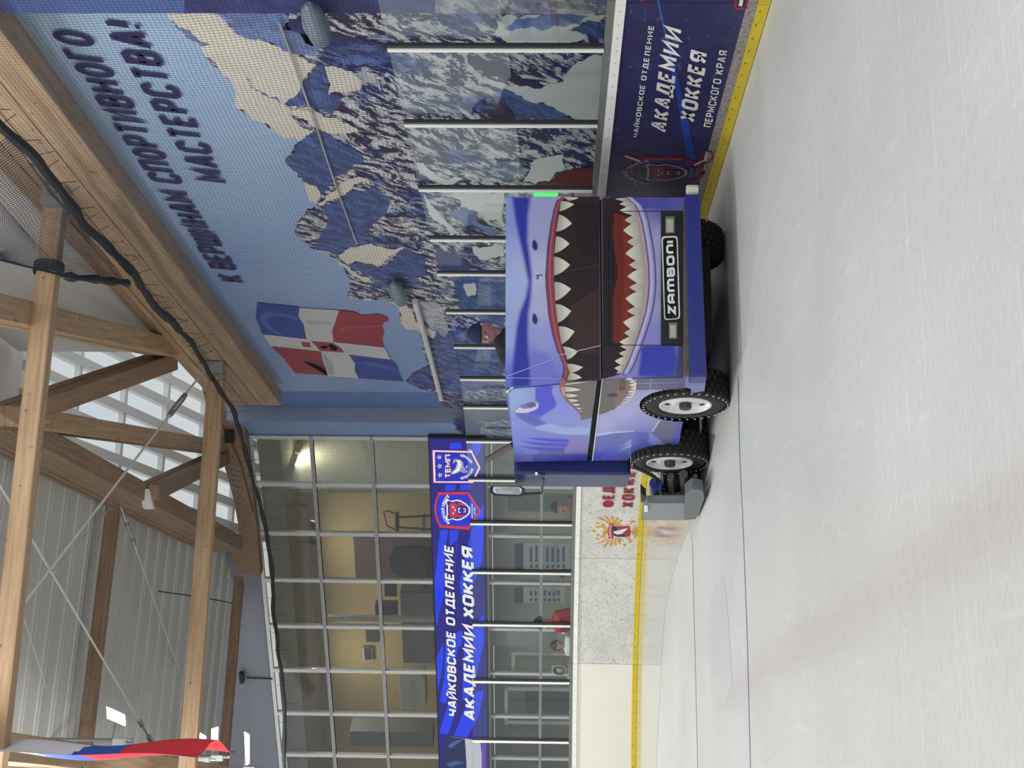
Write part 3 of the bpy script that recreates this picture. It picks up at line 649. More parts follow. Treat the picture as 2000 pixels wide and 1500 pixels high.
WHT, RED_, BLU_, BLK_ = S(226, 224, 222), S(188, 40, 56), S(60, 110, 200), S(20, 18, 24)
ART = lambda f, pts, c, l=1: f.poly([PB(x, y, 0.0015*l) for x, y in pts], 0, c)
def bt(f, txt, BL, BR, TL, c, **kw): text3(f, txt, PB(*BL, 0.006), PB(*BR, 0.006), PB(*TL, 0.006), c, 0, **kw)
z4 = lambda pts: zz(1180, 0, 4, pts)
def line_px(f, pl, pts, w_, c, off, m=0):
    """painted line of picture width w_ between two printed points"""
    for (x0, y0), (x1, y1) in zip(pts[:-1], pts[1:]):
        d = Vector((x1-x0, y1-y0)); n = Vector((-d.y, d.x)).normalized()*(w_/2); e = d.normalized()*(w_*0.3)
        q = [(x0+n.x-e.x, y0+n.y-e.y), (x1+n.x+e.x, y1+n.y+e.y), (x1-n.x+e.x, y1-n.y+e.y), (x0-n.x-e.x, y0-n.y-e.y)]
        f.face([pl(x, y, off) for x, y in q], m, c)
RB = S(150, 38, 58)
def bear_head(f, P, c_line, c_fill, c_dark, off=0):
    """roaring bear head in a unit frame: x right, y up, P maps to the place"""
    o = [(-0.95, 0.75), (-1.0, 1.0), (-0.75, 1.12), (-0.5, 1.0), (-0.2, 1.02), (0.2, 1.02), (0.5, 1.0), (0.75, 1.12), (1.0, 1.0), (0.95, 0.75), (0.85, 0.55), (0.98, 0.1), (0.9, -0.3), (0.6, -0.8), (0.25, -1.12), (-0.25, -1.12), (-0.6, -0.8), (-0.9, -0.3), (-0.98, 0.1), (-0.85, 0.55)]
    f.poly([P(x*1.08, y*1.08, off) for x, y in o], 0, c_line); f.poly([P(x*0.94, y*0.94, off+1) for x, y in o], 0, c_dark)
    i = [(-0.7, 0.75), (-0.45, 0.82), (0, 0.78), (0.45, 0.82), (0.7, 0.75), (0.72, 0.2), (0.45, -0.1), (0.3, 0.1), (-0.3, 0.1), (-0.45, -0.1), (-0.72, 0.2)]
    f.poly([P(x, y, off+2) for x, y in i], 0, c_fill)
    for sx in (-1, 1):
        f.poly([P(sx*x, y, off+3) for x, y in [(0.14, 0.42), (0.42, 0.55), (0.4, 0.42), (0.22, 0.36)]], 0, c_line)
        f.poly([P(sx*x, y, off+2) for x, y in [(0.45, -0.1), (0.8, 0.0), (0.7, -0.5), (0.4, -0.85), (0.5, -0.4)]], 0, c_fill)
    f.poly([P(x, y, off+3) for x, y in [(-0.12, 0.28), (0.12, 0.28), (0.06, 0.16), (-0.06, 0.16)]], 0, c_line)
    f.poly([P(x, y, off+3) for x, y in [(-0.28, -0.05), (0.28, -0.05), (0.32, -0.75), (-0.32, -0.75)]], 0, c_dark)
    for a in ([(-0.24, -0.05), (-0.24, -0.28), (-0.14, -0.28), (-0.14, -0.13), (0.14, -0.13), (0.14, -0.28), (0.24, -0.28), (0.24, -0.05)], [(-0.2, -0.55), (-0.2, -0.78), (0.2, -0.78), (0.2, -0.55), (0.12, -0.55), (0.12, -0.7), (-0.12, -0.7), (-0.12, -0.55)]):
        f.poly([P(x, y, off+4) for x, y in a], 0, c_line)
def banner(f):
    ART(f, z4([(405, -20), (425, -20), (480, 240), (500, 300), (600, 720), (720, 1250), (640, 1220), (570, 760), (480, 320), (465, 240)]), S(52, 84, 168))
    ART(f, z4([(530, 560), (570, 560), (640, 900), (720, 1250), (640, 1210), (600, 960)]), S(40, 66, 160), 2)
    ART(f, z4([(250, -20), (320, -20), (310, 12), (290, 14)]), RB, 2)
    line_px(f, PB, z4([(1030, -20), (1025, 70), (1110, 62), (1125, -20)]), 4.0, RB, 0.003); line_px(f, PB, z4([(1075, -10), (1065, 40)]), 7, WHT, 0.0035)
    bt(f, 'ЧАЙКОВСКОЕ ОТДЕЛЕНИЕ', (1245.5, 269), (1278, 50), (1236, 268), WHT, t=0.19, gw=0.74, gap=0.18, space=0.5)
    bt(f, 'АКАДЕМИИ', (1302, 260), (1334, 60), (1271.5, 251), WHT, t=0.205, gw=0.68, gap=0.14)
    bt(f, 'ХОККЕЯ', (1357, 240), (1384, 106), (1326, 232), WHT, t=0.205, gw=0.68, gap=0.14)
    bt(f, 'ПЕРМСКОГО КРАЯ', (1389, 249), (1422, 100), (1374, 247), WHT, t=0.185, gw=0.74, gap=0.18, space=0.55)
def crest(f):
    line_px(f, PB, z4([(280, 1262), (290, 1240), (640, 1240), (735, 1290), (780, 1350), (735, 1400), (640, 1460)]), 5, RB, 0.003); line_px(f, PB, z4([(270, 1262), (215, 1310), (215, 1400), (260, 1450)]), 5, RB, 0.003)
    line_px(f, PB, z4([(145, 1205), (155, 1225), (270, 1260), (262, 1240), (150, 1202)]), 2.5, RB, 0.003); line_px(f, PB, z4([(165, 1220), (278, 1260)]), 2.5, WHT, 0.0035)
    line_px(f, PB, z4([(720, 1275), (770, 1235), (765, 1180), (840, 1185), (850, 1235), (800, 1275), (740, 1290)]), 3, RB, 0.003); line_px(f, PB, z4([(705, 1290), (780, 1255)]), 2.2, WHT, 0.0035); line_px(f, PB, z4([(790, 1250), (803, 1195)]), 6, S(190, 188, 200), 0.0035)
    c0 = PB(1301, 337, 0.004); ex = (PB(1301, 320)-PB(1301, 354))/2*0.9; ez = Vector((0, 0, 1))*((PB(1268, 337)-PB(1340, 337)).z/2*0.95)
    P = lambda x, y, o=0: c0+ex*x+ez*y+Vector((-0.0012*o, 0, 0))
    bear_head(f, P, S(150, 146, 164), S(120, 26, 46), S(52, 24, 52))
    rr = (PB(1301, 320)-PB(1301, 354)).length/2
    fa = lambda x, y: c0+ex.normalized()*x*rr*1.0+Vector((0, 0, y))+Vector((-0.003, 0, -0.02))
    Q, W_ = text_quads('АКАДЕМИЯ ХОККЕЯ', t=0.22, gw=0.6, gap=0.15, space=0.3)
    for q in Q:
        f.face([c0+ex.normalized()*(math.cos(D2R(155-130*p[0]/W_))*(0.30+0.055*p[1]))+Vector((-0.003, 0, math.sin(D2R(155-130*p[0]/W_))*(0.40+0.06*p[1]))) for p in q], 0, S(160, 156, 176))
    for t_, y0 in (('ПЕРМСКИЙ', 1350), ('КРАЙ', 1362)):
        b0 = PB(y0+3, 346, 0.004); b1 = PB(y0+3, 329, 0.004); b1.z = b0.z; text3(f, t_, b0, b1, b0+Vector((0, 0, 0.05)), S(130, 126, 150), 0, t=0.2)
sj = [PB(1300, 331).y-AY, PB(1300, 5).y-AY]; wj = sj[0]-sj[1]
board(sj[1], sj[0], NAVY, cn, 'navy rink board whose banner shows four lines of white lettering', lambda f: (banner(f), crest(f)))
board(sj[0], min(sj[0]+wj, -0.3), NAVY, cn, 'navy rink board in shadow right behind the ice resurfacer, no lettering')
board(sj[0]+wj, 0.0, NAVY, cn, 'plain navy rink board hidden behind the resurfacer, last one before the corner bend')
board(sj[1]-wj, sj[1], NAVY, cn, 'navy rink board end at the right edge, beside the lettered banner')
s_a, s_b, s_c = arc_s(1091, 1200), arc_s(1297, 1200), arc_s(1600, 1200)
CW = S(212, 209, 203)
def arcpoly(f, pts, c, l=1):
    f.poly([hitarc(x, y, 0.002*l) for x, y in pts], 0, c)
ze = lambda pts: zz(1140, 940, 10.715, pts)
def arctextpx(f, txt, BL, BR, TL, c, off=0.004, **kw):
    text3(f, txt, hitarc(*BL, off), hitarc(*BR, off), hitarc(*TL, off), c, 0, **kw)
def federation(f):
    DR, OR, NV = S(150, 46, 58), S(206, 156, 74), S(50, 46, 90)
    arctextpx(f, 'ФЕД', (1199, 991), (1200.5, 951), (1176, 991), DR, 0.012, t=0.21, gw=0.56, gap=0.14)
    arctextpx(f, 'ХОК', (1238, 992), (1240.5, 953), (1213.5, 991), DR, 0.012, t=0.21, gw=0.56, gap=0.14)
    arctextpx(f, 'КЕЯ', (1240.5, 948), (1241, 905), (1215, 948), DR, 0.03, t=0.21, gw=0.56, gap=0.14)
    fe = []
    for pts in ([(270, 765), (360, 755), (520, 840), (600, 880), (520, 900), (430, 830), (330, 790)], [(410, 735), (480, 730), (560, 800), (600, 880), (560, 870), (500, 800)], [(555, 735), (620, 735), (640, 800), (640, 880), (590, 800)],
                [(690, 750), (740, 765), (700, 840), (650, 890), (660, 800)], [(790, 800), (830, 815), (760, 870), (680, 920), (700, 870), (740, 830)], [(560, 860), (650, 850), (760, 900), (820, 940), (640, 950), (600, 910)],
                [(250, 1310), (330, 1305), (440, 1260), (540, 1190), (460, 1190), (360, 1270)], [(390, 1365), (460, 1370), (540, 1270), (560, 1190), (500, 1230), (450, 1310)], [(530, 1370), (590, 1365), (620, 1270), (610, 1190), (570, 1240)],
                [(650, 1350), (700, 1340), (680, 1250), (640, 1190), (640, 1280)], [(740, 1310), (780, 1290), (740, 1220), (690, 1180), (700, 1250)], [(560, 1190), (760, 1180), (830, 1230), (800, 1250), (700, 1230)],
                [(250, 875), (290, 850), (330, 870), (375, 865), (330, 890), (290, 880), (270, 905)], [(250, 955), (290, 925), (330, 940), (335, 975), (290, 990)], [(140, 1035), (175, 1020), (210, 1005), (260, 1025), (260, 1060), (210, 1070), (170, 1050)], [(250, 1120), (290, 1095), (340, 1110), (340, 1145), (290, 1160)], [(240, 1185), (280, 1170), (320, 1200), (370, 1210), (300, 1230), (260, 1210)],
                [(350, 920), (400, 880), (440, 900), (430, 950), (490, 960), (500, 1080), (440, 1180), (380, 1195), (350, 1150), (400, 1110), (420, 1060), (350, 1045), (430, 1030), (400, 980), (350, 970)],
                [(970, 830), (1060, 810), (1090, 850), (1020, 880), (940, 920), (860, 930), (880, 905), (960, 900)], [(860, 1180), (960, 1190), (1030, 1240), (1000, 1280), (930, 1290), (950, 1240)], [(810, 1320), (880, 1300), (900, 1340), (860, 1370)]):
        arcpoly(f, ze(pts), OR, 1)
    for k in range(7):
        a = -60+20*k; x, y = 990, 1055
        arcpoly(f, ze([(x, y-12), (x+200*math.cos(D2R(a)), y+150*math.sin(D2R(a))-22), (x+212*math.cos(D2R(a)), y+150*math.sin(D2R(a))), (x+200*math.cos(D2R(a)), y+150*math.sin(D2R(a))+22), (x, y+12)]), OR, 1)
    arcpoly(f, ze([(590, 945), (960, 940), (985, 1050), (965, 1165), (700, 1165), (600, 1130)]), S(164, 50, 66), 2)
    arcpoly(f, ze([(595, 945), (680, 945), (700, 1000), (640, 1060), (590, 1060)]), NV, 3); arcpoly(f, ze([(620, 1100), (720, 1115), (840, 1110), (880, 1165), (700, 1165), (640, 1140)]), NV, 3)
    arcpoly(f, ze([(610, 1055), (720, 1030), (830, 1000), (940, 975), (870, 1040), (800, 1100), (700, 1115), (650, 1090)]), S(232, 226, 226), 4)
    arcpoly(f, ze([(540, 890), (640, 900), (600, 960), (590, 1050), (620, 1195), (530, 1195), (500, 1050)]), S(130, 30, 44), 4)
    arcpoly(f, ze([(555, 905), (610, 910), (580, 960), (575, 1060), (595, 1180), (545, 1180), (520, 1050)]), S(226, 140, 140), 5)
board(0.0, s_a if s_a > 0.5 else 6, SPECK, CW, 'puck-marked white rink board with a golden eagle crest and dark red letters', federation, False)
board(s_a, s_b, SPECK, CW, 'puck-marked plain white rink board between the eagle crest board and the clean board', None, False)
board(s_b, s_c, CLEANW, S(228, 224, 212), 'clean cream-white rink board at the left edge of the picture', None, False)

# ------------------------------------------------------------------ glass shield
posts_y = [-60, 97, 245, 372, 470, 537, 612, 680, 742, 797, 863, 938, 1023, 1118, 1220, 1331, 1447, 1570]
ps = [arc_s(y, 1000) for y in posts_y]
where = {97: 'first from the right, in front of the dark rock', 245: 'second from the right, above the lettered banner', 372: 'beside the green light', 470: 'just right of the driver window bay, above the resurfacer', 537: 'above the nostrils on the resurfacer', 612: 'right of the driver',
         680: 'directly behind the driver', 742: 'left of the driver', 797: 'in front of the blue recessed wall strip', 863: 'at the right end of the lit screen', 938: 'in front of the shark crest on the screen', 1023: 'below the bear crest on the screen',
         1118: 'in front of the notice boards', 1220: 'beside the person in the red jacket', 1331: 'beside the child in the grey hood', 1447: 'at the left end of the lit screen'}
GT = 3.26
for i, (y, s_) in enumerate(zip(posts_y, ps)):
    tg = (arcpt(s_+0.05, 0)-arcpt(s_-0.05, 0)).normalized(); nr = Vector((-tg.y, tg.x, 0))
    p = arcpt(s_, 1.342, -0.045)
    root = thing('shield_post', p, 'white aluminium glass post, '+where.get(y, 'past the right picture edge' if y < 0 else 'past the left picture edge'), 'post', 'posts of the rink glass')
    f = MB(); f.obox(p-tg*0.0-nr*0.0+Vector((0, 0, 0)), tg*0.045, nr*0.05, (0, 0, GT-1.342)); f.build('post_profile', RAILW, root)
    f = MB(); f.obox(p-tg*0.045, tg*0.043, nr*0.035, (0, 0, GT-1.342)); f.build('rubber_gasket', DARKM, root)
gl = ['far right pane', 'pane right of the dark rock', 'pane above the lettered banner', 'pane by the green light', 'pane over the resurfacer hood', 'narrow pane over the resurfacer', 'pane right of the driver', 'pane behind the driver', 'pane left of the driver', 'pane before the recessed wall strip', 'pane before the corner strip', 'pane before the shark crest', 'pane before the bear crest', 'pane before the tall notice board', 'pane in front of the red jacket', 'pane in front of the child', 'pane in front of the glass door', 'pane at the left picture edge']
for i in range(len(ps)-1):
    a, b = arcpt(ps[i]+0.05, 1.342, -0.06), arcpt(ps[i+1]-0.05, 1.342, -0.06); d = b-a; nr = Vector((-d.y, d.x, 0)).normalized()*0.012
    f = MB(); f.obox(a, d, nr, (0, 0, GT-1.342)); tag(f.build('shield_glass', GLASS), 'clear rink glass, '+gl[i], 'glass', 'panes of the rink glass')

# ------------------------------------------------------------------ safety net
NETM = mat('black_net_twine', S(46, 48, 66), 0.8); ROPE = mat('dark_rope', S(34, 34, 36), 0.85, bump=(30, 0.6))
s_net0, s_net1 = arc_s(-40, 500), arc_s(1560, 560); NT, NB, MESH = 7.38, GT-0.02, 0.043
def netp(s_, z):
    q = noise.noise(Vector((s_*0.55, z*0.9, 3.1))); q2 = noise.noise(Vector((s_*1.7, z*1.3, 9.0)))
    tt = max(0, min(1, (z-NB)/(NT-NB)))
    return arcpt(s_, z+0.05*q2*tt, -0.10+0.07*q)+Vector((0, 0, -0.05*math.sin(max(0, s_)*0.5)*tt))
def topz(s_): return NT-max(0, s_-2)*0.045+0.06*math.sin(s_*1.9)*0.5
net = MB()
def twine(pts, r):
    i = len(net.v); n = len(pts)
    for k, p in enumerate(pts):
        d = (pts[min(k+1, n-1)]-pts[max(0, k-1)]).normalized(); v = (p-CAM).normalized(); a = d.cross(Vector((v.x, v.y, 0))).normalized() if abs(d.z) < 0.9 else Vector((-d.y, d.x, 0)); 
        if a.length < 0.1: a = d.orthogonal().normalized()
        b = d.cross(a)
        net.v += [p+a*r, p-a*r*0.5+b*r*0.87, p-a*r*0.5-b*r*0.87]
    for k in range(n-1):
        for j in range(3): net.f.append((i+k*3+j, i+k*3+(j+1) % 3, i+k*3+3+(j+1) % 3, i+k*3+3+j)); net.m.append(0); net.c.append(None)
ns = int((s_net1-s_net0)/MESH); nz_ = int((NT-NB)/MESH)
for j in range(nz_+1):
    fr = j/nz_; pts = []
    for k in range(0, ns+1, 6):
        s_ = s_net0+(s_net1-s_net0)*k/ns; pts.append(netp(s_, NB+(topz(s_)-NB)*fr))
    twine(pts, 0.0017)
for k in range(ns+1):
    s_ = s_net0+(s_net1-s_net0)*k/ns; pts = []
    for j in range(0, 10):
        z = NB+(topz(s_)-NB)*j/9; pts.append(netp(s_+(z-NB)*0.06, z))
    twine(pts, 0.0017)
root = thing('safety_net', (BX, 15, NB), 'fine black safety net hanging above the rink glass from a dark rope', 'net')
net.build('netting', NETM, root)
rp = []
for k in range(0, 120):
    s_ = s_net0+(s_net1-s_net0)*k/119; rp.append(netp(s_+(topz(s_)-NB)*0.06, topz(s_)))
rs = [(0.055 if s_net0+(s_net1-s_net0)*k/119 < -1.2 else 0.04)*(1+0.45*noise.noise(Vector((k*0.45, 0, 0)))) for k in range(120)]
f = MB(); f.tube(rp, rs, 8)
f.build('head_rope', ROPE, root, smooth=True)
for k in range(8, 118, 2):
    f = MB(); p = rp[k]
    aa = random.uniform(-1, 1); f.tube([p+Vector((0.02, 0.15*aa, 0.1)), p, p+Vector((0.02, 0.1*aa, -0.1)), p+Vector((0.03, 0.25*aa, -0.24))], 0.004, 4)
    f.build('lashing_cord', ROPE, root)
# loose net pulled up over the rope to the purlin
net = MB()
A0, A1 = atd(20, 270, 12.2), atd(250, 553, 18.2); B0, B1 = atd(-60, 330, 11.5), atd(128, 525, 15.0); B1 = atd(130, 540, 15.2)
C0 = atd(-30, 500, 13.2)
def tri(a, b):
    p = A0.lerp(A1, a); q = B0.lerp(B1, a)
    p = p.lerp(q, b); p = p+Vector((0.25, 0, -0.2))*(math.sin(math.pi*b)*0.5*(1-a))+Vector((0, 0, 0.03*noise.noise(Vector((a*9, b*5, 2)))))
    return p
for k in range(0, 84): twine([tri(k/83, b/8) for b in range(9)], 0.0030)
for k in range(0, 26): twine([tri(a/20, k/25) for a in range(21)], 0.0030)
def tri2(a, b): return B0.lerp(B1, a).lerp(C0, b)+Vector((0, 0, -0.12*math.sin(math.pi*a)*math.sin(math.pi*b)))
for k in range(0, 44): twine([tri2(k/43, b/6) for b in range(7)], 0.0028)
for k in range(0, 28): twine([tri2(a/14, k/27) for a in range(15)], 0.0028)
net.build('loose_netting', NETM, root)
f = MB(); f.tube([B1.lerp(A1, k/10)+Vector((0, 0, 0.04*math.sin(k*1.3))) for k in range(11)], [0.045+0.016*math.sin(k*2.1) for k in range(11)], 7); f.tube([C0.lerp(B1, k/6) for k in range(7)], 0.012, 5)
f.build('gathered_net_edge', ROPE, root, smooth=True)

# ================================================================== LED SCREEN
PL = Plane(WC+WN*0.32, WN)
LZ0, LZ1 = PL(946, 1000).z, PL(843, 1000).z
def ls(x, y): return (PL(x, y)-WC).dot(WD)
s0_, s1_ = ls(890, 857), ls(890, 1580)
root = thing('led_screen', wpt((s0_+s1_)/2, LZ0, 0.3), 'long lit blue screen with white lettering and crests above the lower windows', 'screen')
f = MB(); wbox(f, s0_-0.03, s1_, LZ0-0.03, LZ1+0.03, 0.13, 0.305); f.build('housing', BLACK, root)
led = MB()
def lp(pts, c, l=1): led.poly([PL(x, y, 0.003*l) for x, y in pts], 0, c)
LB0, LB1, LB2, LW, LR = S(22, 12, 128), S(24, 62, 240), S(16, 10, 96), S(245, 246, 255), S(214, 44, 66)
wbox(led, s0_, s1_, LZ0, LZ1, 0.31, 0.318, 0, LB0)
za, zb, zc = (lambda p: zz(820, 840, 4, p)), (lambda p: zz(820, 1125, 4, p)), (lambda p: zz(840, 840, 6.818, p))
for pts in (za([(160, 780), (220, 780), (205, 900), (190, 1100), (185, 1300), (125, 1500), (115, 1180)]), za([(235, 780), (305, 780), (290, 900), (270, 1100), (215, 1330), (200, 1280), (225, 1000)]), za([(395, 800), (500, 560), (500, 700), (490, 1000), (430, 1180), (330, 1300), (310, 1200)]),
            za([(200, 425), (280, 425), (275, 475), (198, 475)]), za([(318, 425), (395, 425), (388, 470), (308, 472)]), za([(235, 100), (325, 98), (325, 148), (232, 150)]), za([(410, 95), (495, 95), (450, 210), (412, 150)]),
            zb([(120, 60), (190, 130), (150, 300), (128, 420)]), zb([(200, 560), (215, 480), (330, 420), (330, 520), (300, 760), (200, 1000), (155, 980), (190, 800)]), zb([(150, 1230), (235, 960), (300, 1000), (220, 1240)]), zb([(350, 480), (430, 380), (500, 300), (500, 520), (440, 800), (380, 1000), (330, 960)]), zb([(265, 1250), (340, 1060), (440, 900), (500, 900), (460, 1100), (370, 1260)]), zb([(130, 640), (185, 520), (180, 700), (140, 900)])):
    lp(pts, LB1, 1)
for pts in (za([(240, 900), (290, 860), (260, 1150), (200, 1350), (180, 1350)]), zb([(300, 560), (330, 540), (300, 760), (250, 900), (240, 860)])): lp(pts, LB0, 2)
# shark crest
lp(zc([(28, 262), (560, 275), (680, 500), (575, 712), (40, 705)]), LR, 3); lp(zc([(36, 270), (556, 283), (668, 500), (568, 702), (48, 697)]), LW, 4); lp(zc([(62, 290), (546, 302), (645, 498), (555, 684), (72, 682)]), S(26, 34, 190), 5)
lp(zc([(505, 250), (560, 275), (570, 290), (540, 290)]), LW, 5)
for cx, cy in ((122, 362), (126, 480), (132, 600)):
    st = [(cx+(38 if k % 2 == 0 else 15)*math.cos(D2R(36*k+180)), cy+(38 if k % 2 == 0 else 15)*math.sin(D2R(36*k+180))) for k in range(10)]; lp(zc(st), LW, 6)
    lp(zc([(cx+(x-cx)*0.55, cy+(y-cy)*0.55) for x, y in st]), LR, 7)
ltext = lambda txt, BL, BR, TL, c, off=0.024, **kw: text3(led, txt, PL(*BL, off), PL(*BR, off), PL(*TL, off), c, 0, **kw)
q = zc([(278, 640), (280, 330), (205, 645)]); ltext('ТЕМП', q[0], q[1], q[2], LR, 0.018, t=0.24, gw=0.95, gap=0.1); q = zc([(272, 634), (274, 324), (199, 639)]); ltext('ТЕМП', q[0], q[1], q[2], LW, 0.022, t=0.2, gw=0.95, gap=0.12)
lp(zc([(275, 590), (300, 540), (330, 520), (360, 440), (340, 420), (310, 450), (305, 400), (340, 385), (400, 395), (440, 430), (445, 500), (400, 545), (370, 570), (330, 580)]), S(170, 174, 190), 7)
lp(zc([(280, 590), (320, 545), (350, 520), (375, 450), (350, 400), (400, 400), (415, 470), (390, 540), (330, 575)]), LW, 8); lp(zc([(395, 550), (440, 515), (515, 545), (480, 575), (430, 565)]), S(150, 156, 190), 8); lp(zc([(440, 480), (475, 520), (440, 530)]), S(170, 174, 190), 8); lp(zc([(480, 475), (496, 475), (496, 508), (480, 508)]), LW, 8)
# ring lettering of the two crests
cs = PL(*zc([(370, 490)])[0], 0.02); ux = WD*-1; uz = Vector((0, 0, 1)); k_ = (PL(*zc([(370, 300)])[0])-PL(*zc([(370, 680)])[0])).length/2
arctext(led, 'ПЕРМСКИЙ КРАЙ', lambda x, y: cs+ux*x*0.92+uz*(y*1.0), LW, a0=190, a1=262, r=k_*1.0, h=k_*0.2, t=0.24, gw=0.6, gap=0.12, space=0.3)
arctext(led, 'КОМАНДА', lambda x, y: cs+ux*x*0.92+uz*(y*1.0), LW, a0=290, a1=350, r=k_*1.0, h=k_*0.2, t=0.24, gw=0.6, gap=0.12)
# bear crest
lp(zc([(110, 828), (510, 820), (682, 1080), (518, 1328), (128, 1300), (75, 1180), (52, 1060), (70, 940)]), LR, 3); lp(zc([(128, 862), (495, 858), (650, 1078), (505, 1285), (145, 1265), (98, 1160), (78, 1060), (92, 950)]), S(24, 40, 216), 4)
cb = PL(*zc([(368, 1066)])[0], 0.017); bxs = (PL(*zc([(368, 935)])[0])-PL(*zc([(368, 1200)])[0])).length/2; bzs = (PL(*zc([(240, 1066)])[0]).z-PL(*zc([(512, 1066)])[0]).z)/2
bear_head(led, lambda x, y, o=0: cb+ux*x*bxs+uz*y*bzs+WN*0.002*o, LW, S(200, 44, 70), S(40, 24, 150))
cbt = PL(*zc([(400, 1066)])[0], 0.02)
arctext(led, 'АКАДЕМИЯ ХОККЕЯ', lambda x, y: cbt+ux*x*bxs*1.86+uz*y*bzs*1.68, LW, a0=139, a1=41, r=0.9, h=0.2, t=0.22, gw=0.6, gap=0.14, space=0.3)
q = zc([(572, 1170), (572, 985), (548, 1170)]); ltext('ПЕРМСКИЙ', *q, LW, t=0.2); q = zc([(608, 1128), (606, 1032), (584, 1128)]); ltext('КРАЙ', *q, LW, t=0.2)
# the two lines, dark rim behind white letters
for dd_, cc, of in ((1.1, LB2, 0.019), (0, LW, 0.024)):
    ltext('ЧАЙКОВСКОЕ ОТДЕЛЕНИЕ', (893+dd_, 1401-dd_), (886+dd_, 1067-dd_), (875.5+dd_, 1397-dd_), cc, of, t=0.22, gw=0.82, gap=0.13, space=0.5)
    ltext('АКАДЕМИИ ХОККЕЯ', (929+dd_, 1409-dd_), (925+dd_, 1072-dd_), (907+dd_, 1403-dd_), cc, of, t=0.235, gw=0.82, gap=0.1, space=0.4)
lp([(871, 1438), (905, 1442), (938, 1447), (941, 1475), (940, 1580), (866, 1580), (867, 1480)], S(196, 196, 204), 6); lp([(871, 1438), (908, 1443), (911, 1490), (912, 1580), (866, 1580), (867, 1480)], S(18, 40, 84), 7)
lp([(874, 1456), (892, 1446), (905, 1444), (880, 1462)], S(70, 100, 150), 8); lp([(870, 1492), (890, 1486), (908, 1490), (880, 1498)], S(60, 92, 140), 8); lp([(941, 1448), (949, 1450), (949, 1580), (943, 1580)], S(110, 40, 190), 7)
led.build('display_panel', LEDM, root)['label'] = 'lit display face'

# ================================================================== ROOF
def beam(name, p0, p1, wd, ht, m, label, cat='beam', group=None, up=(0, 0, 1), laps=True, n_bolts=None):
    p0, p1 = Vector(p0), Vector(p1); L = (p1-p0).length; x = (p1-p0)/L; y = Vector(up).cross(x).normalized(); z = x.cross(y)
    R = Matrix((x, y, z)).transposed().to_4x4(); R.translation = p0
    f = MB(); f.box((0, -wd/2, -ht/2), (L, wd/2, ht/2))
    me = bpy.data.meshes.new(name); me.from_pydata([tuple(v) for v in f.v], [], f.f); me.materials.append(m)
    o = bpy.data.objects.new(name, me); COL.objects.link(o); o.matrix_world = R
    b = o.modifiers.new('bevel', 'BEVEL'); b.width = 0.012; b.segments = 1
    tag(o, label, cat, group); return o, R
def groove(o, R, L, wd, ht, zs, c=None):
    f = MB()
    for zq in zs: f.box((0, -wd/2-0.004, zq-0.006), (L, wd/2+0.004, zq+0.006))
    for k in range(len(f.v)): f.v[k] = f.v[k]
    me = bpy.data.meshes.new('lamella_joint'); me.from_pydata([tuple(v) for v in f.v], [], f.f); me.materials.append(mat('wood_joint', S(90, 66, 44), 0.8))
    q = bpy.data.objects.new('lamella_joint', me); COL.objects.link(q); q.parent = o
def bolts(o, pts):
    for p in pts:
        f = MB(); f.box((p[0]-0.035, p[1]-0.01, p[2]-0.035), (p[0]+0.035, p[1]+0.01, p[2]+0.035)); f.build('washer_plate', STEEL, o, world=False)
PF = Plane((6.72, 0, 0), (1, 0, 0))
ye = PF(525, 792).y; zl = (PF(200, 315).z+PF(385, 580).z)/2; zu = PF(195, 542).z
o, R = beam('roof_truss_chord', (6.87, ye, (zl+zu)/2), (6.87, 4.0, (zl+zu)/2), 0.30, zu-zl, PINE, 'deep glulam beam running along the top of the mountain mural')
groove(o, R, ye-4.0, 0.30, zu-zl, (-0.22, 0.05, 0.35))
bolts(o, [(ye-PF(330, 690).y+dx*0.22, -0.155, dz) for dx in (0, 1, 2.2, 3.2) for dz in (0.0, 0.18)] + [(ye-PF(330, 690).y+dx*0.22, 0.155, dz) for dx in (0, 1, 2.2, 3.2) for dz in (0.0, 0.18)])
XC = 4.6; PC = Plane((XC, 0, 0), (1, 0, 0))
pa, pb = PC(40, 868), PC(424, 1056)
zc_ = (pa.z+pb.z)/2
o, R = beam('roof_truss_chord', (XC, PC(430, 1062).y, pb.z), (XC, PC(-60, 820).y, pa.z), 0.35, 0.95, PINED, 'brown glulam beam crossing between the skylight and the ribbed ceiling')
groove(o, R, (pa-pb).length*1.2, 0.35, 0.95, (0.16, 0.33))
bolts(o, [((PC(430, 1062).y-PC(290, 965).y)+dx*0.2, s_*0.18, dz) for s_ in (-1, 1) for dx in (-1, 0, 1) for dz in (-0.25, -0.05)])
def dg(a, b, w_, h_, label, m=PINE):
    o, R = beam('truss_diagonal', a, b, w_, h_, m, label, 'beam', 'diagonals of the roof truss'); groove(o, R, (Vector(b)-Vector(a)).length, w_, h_, (0.0,)); return o
n1 = PF(322, 690); n2 = PC(10, 812); n3 = PF(428, 884); n4 = PC(288, 962)
n1 = n1+Vector((0.1, 0, 0)); n3 = n3+Vector((0.1, 0, 0))
dg(n1, PC(-110, 582), 0.3, 0.46, 'pale diagonal roof strut, upper one, across the white membrane')
dg(PF(322, 705), n2, 0.3, 0.5, 'darker diagonal roof strut at the near edge of the skylight', PINED)  # uses the darker pine
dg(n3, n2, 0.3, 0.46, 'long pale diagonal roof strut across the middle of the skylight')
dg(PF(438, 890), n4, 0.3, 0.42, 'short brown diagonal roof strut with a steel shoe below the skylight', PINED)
f = MB(); f.obox(n4+Vector((-0.3, -0.1, -0.15)), (0.35, 0, 0.1), (0, 0.15, 0), (0, 0, 0.18)); tag(f.build('steel_beam_shoe', WHITEM), 'white steel bracket holding the short diagonal strut', 'bracket')
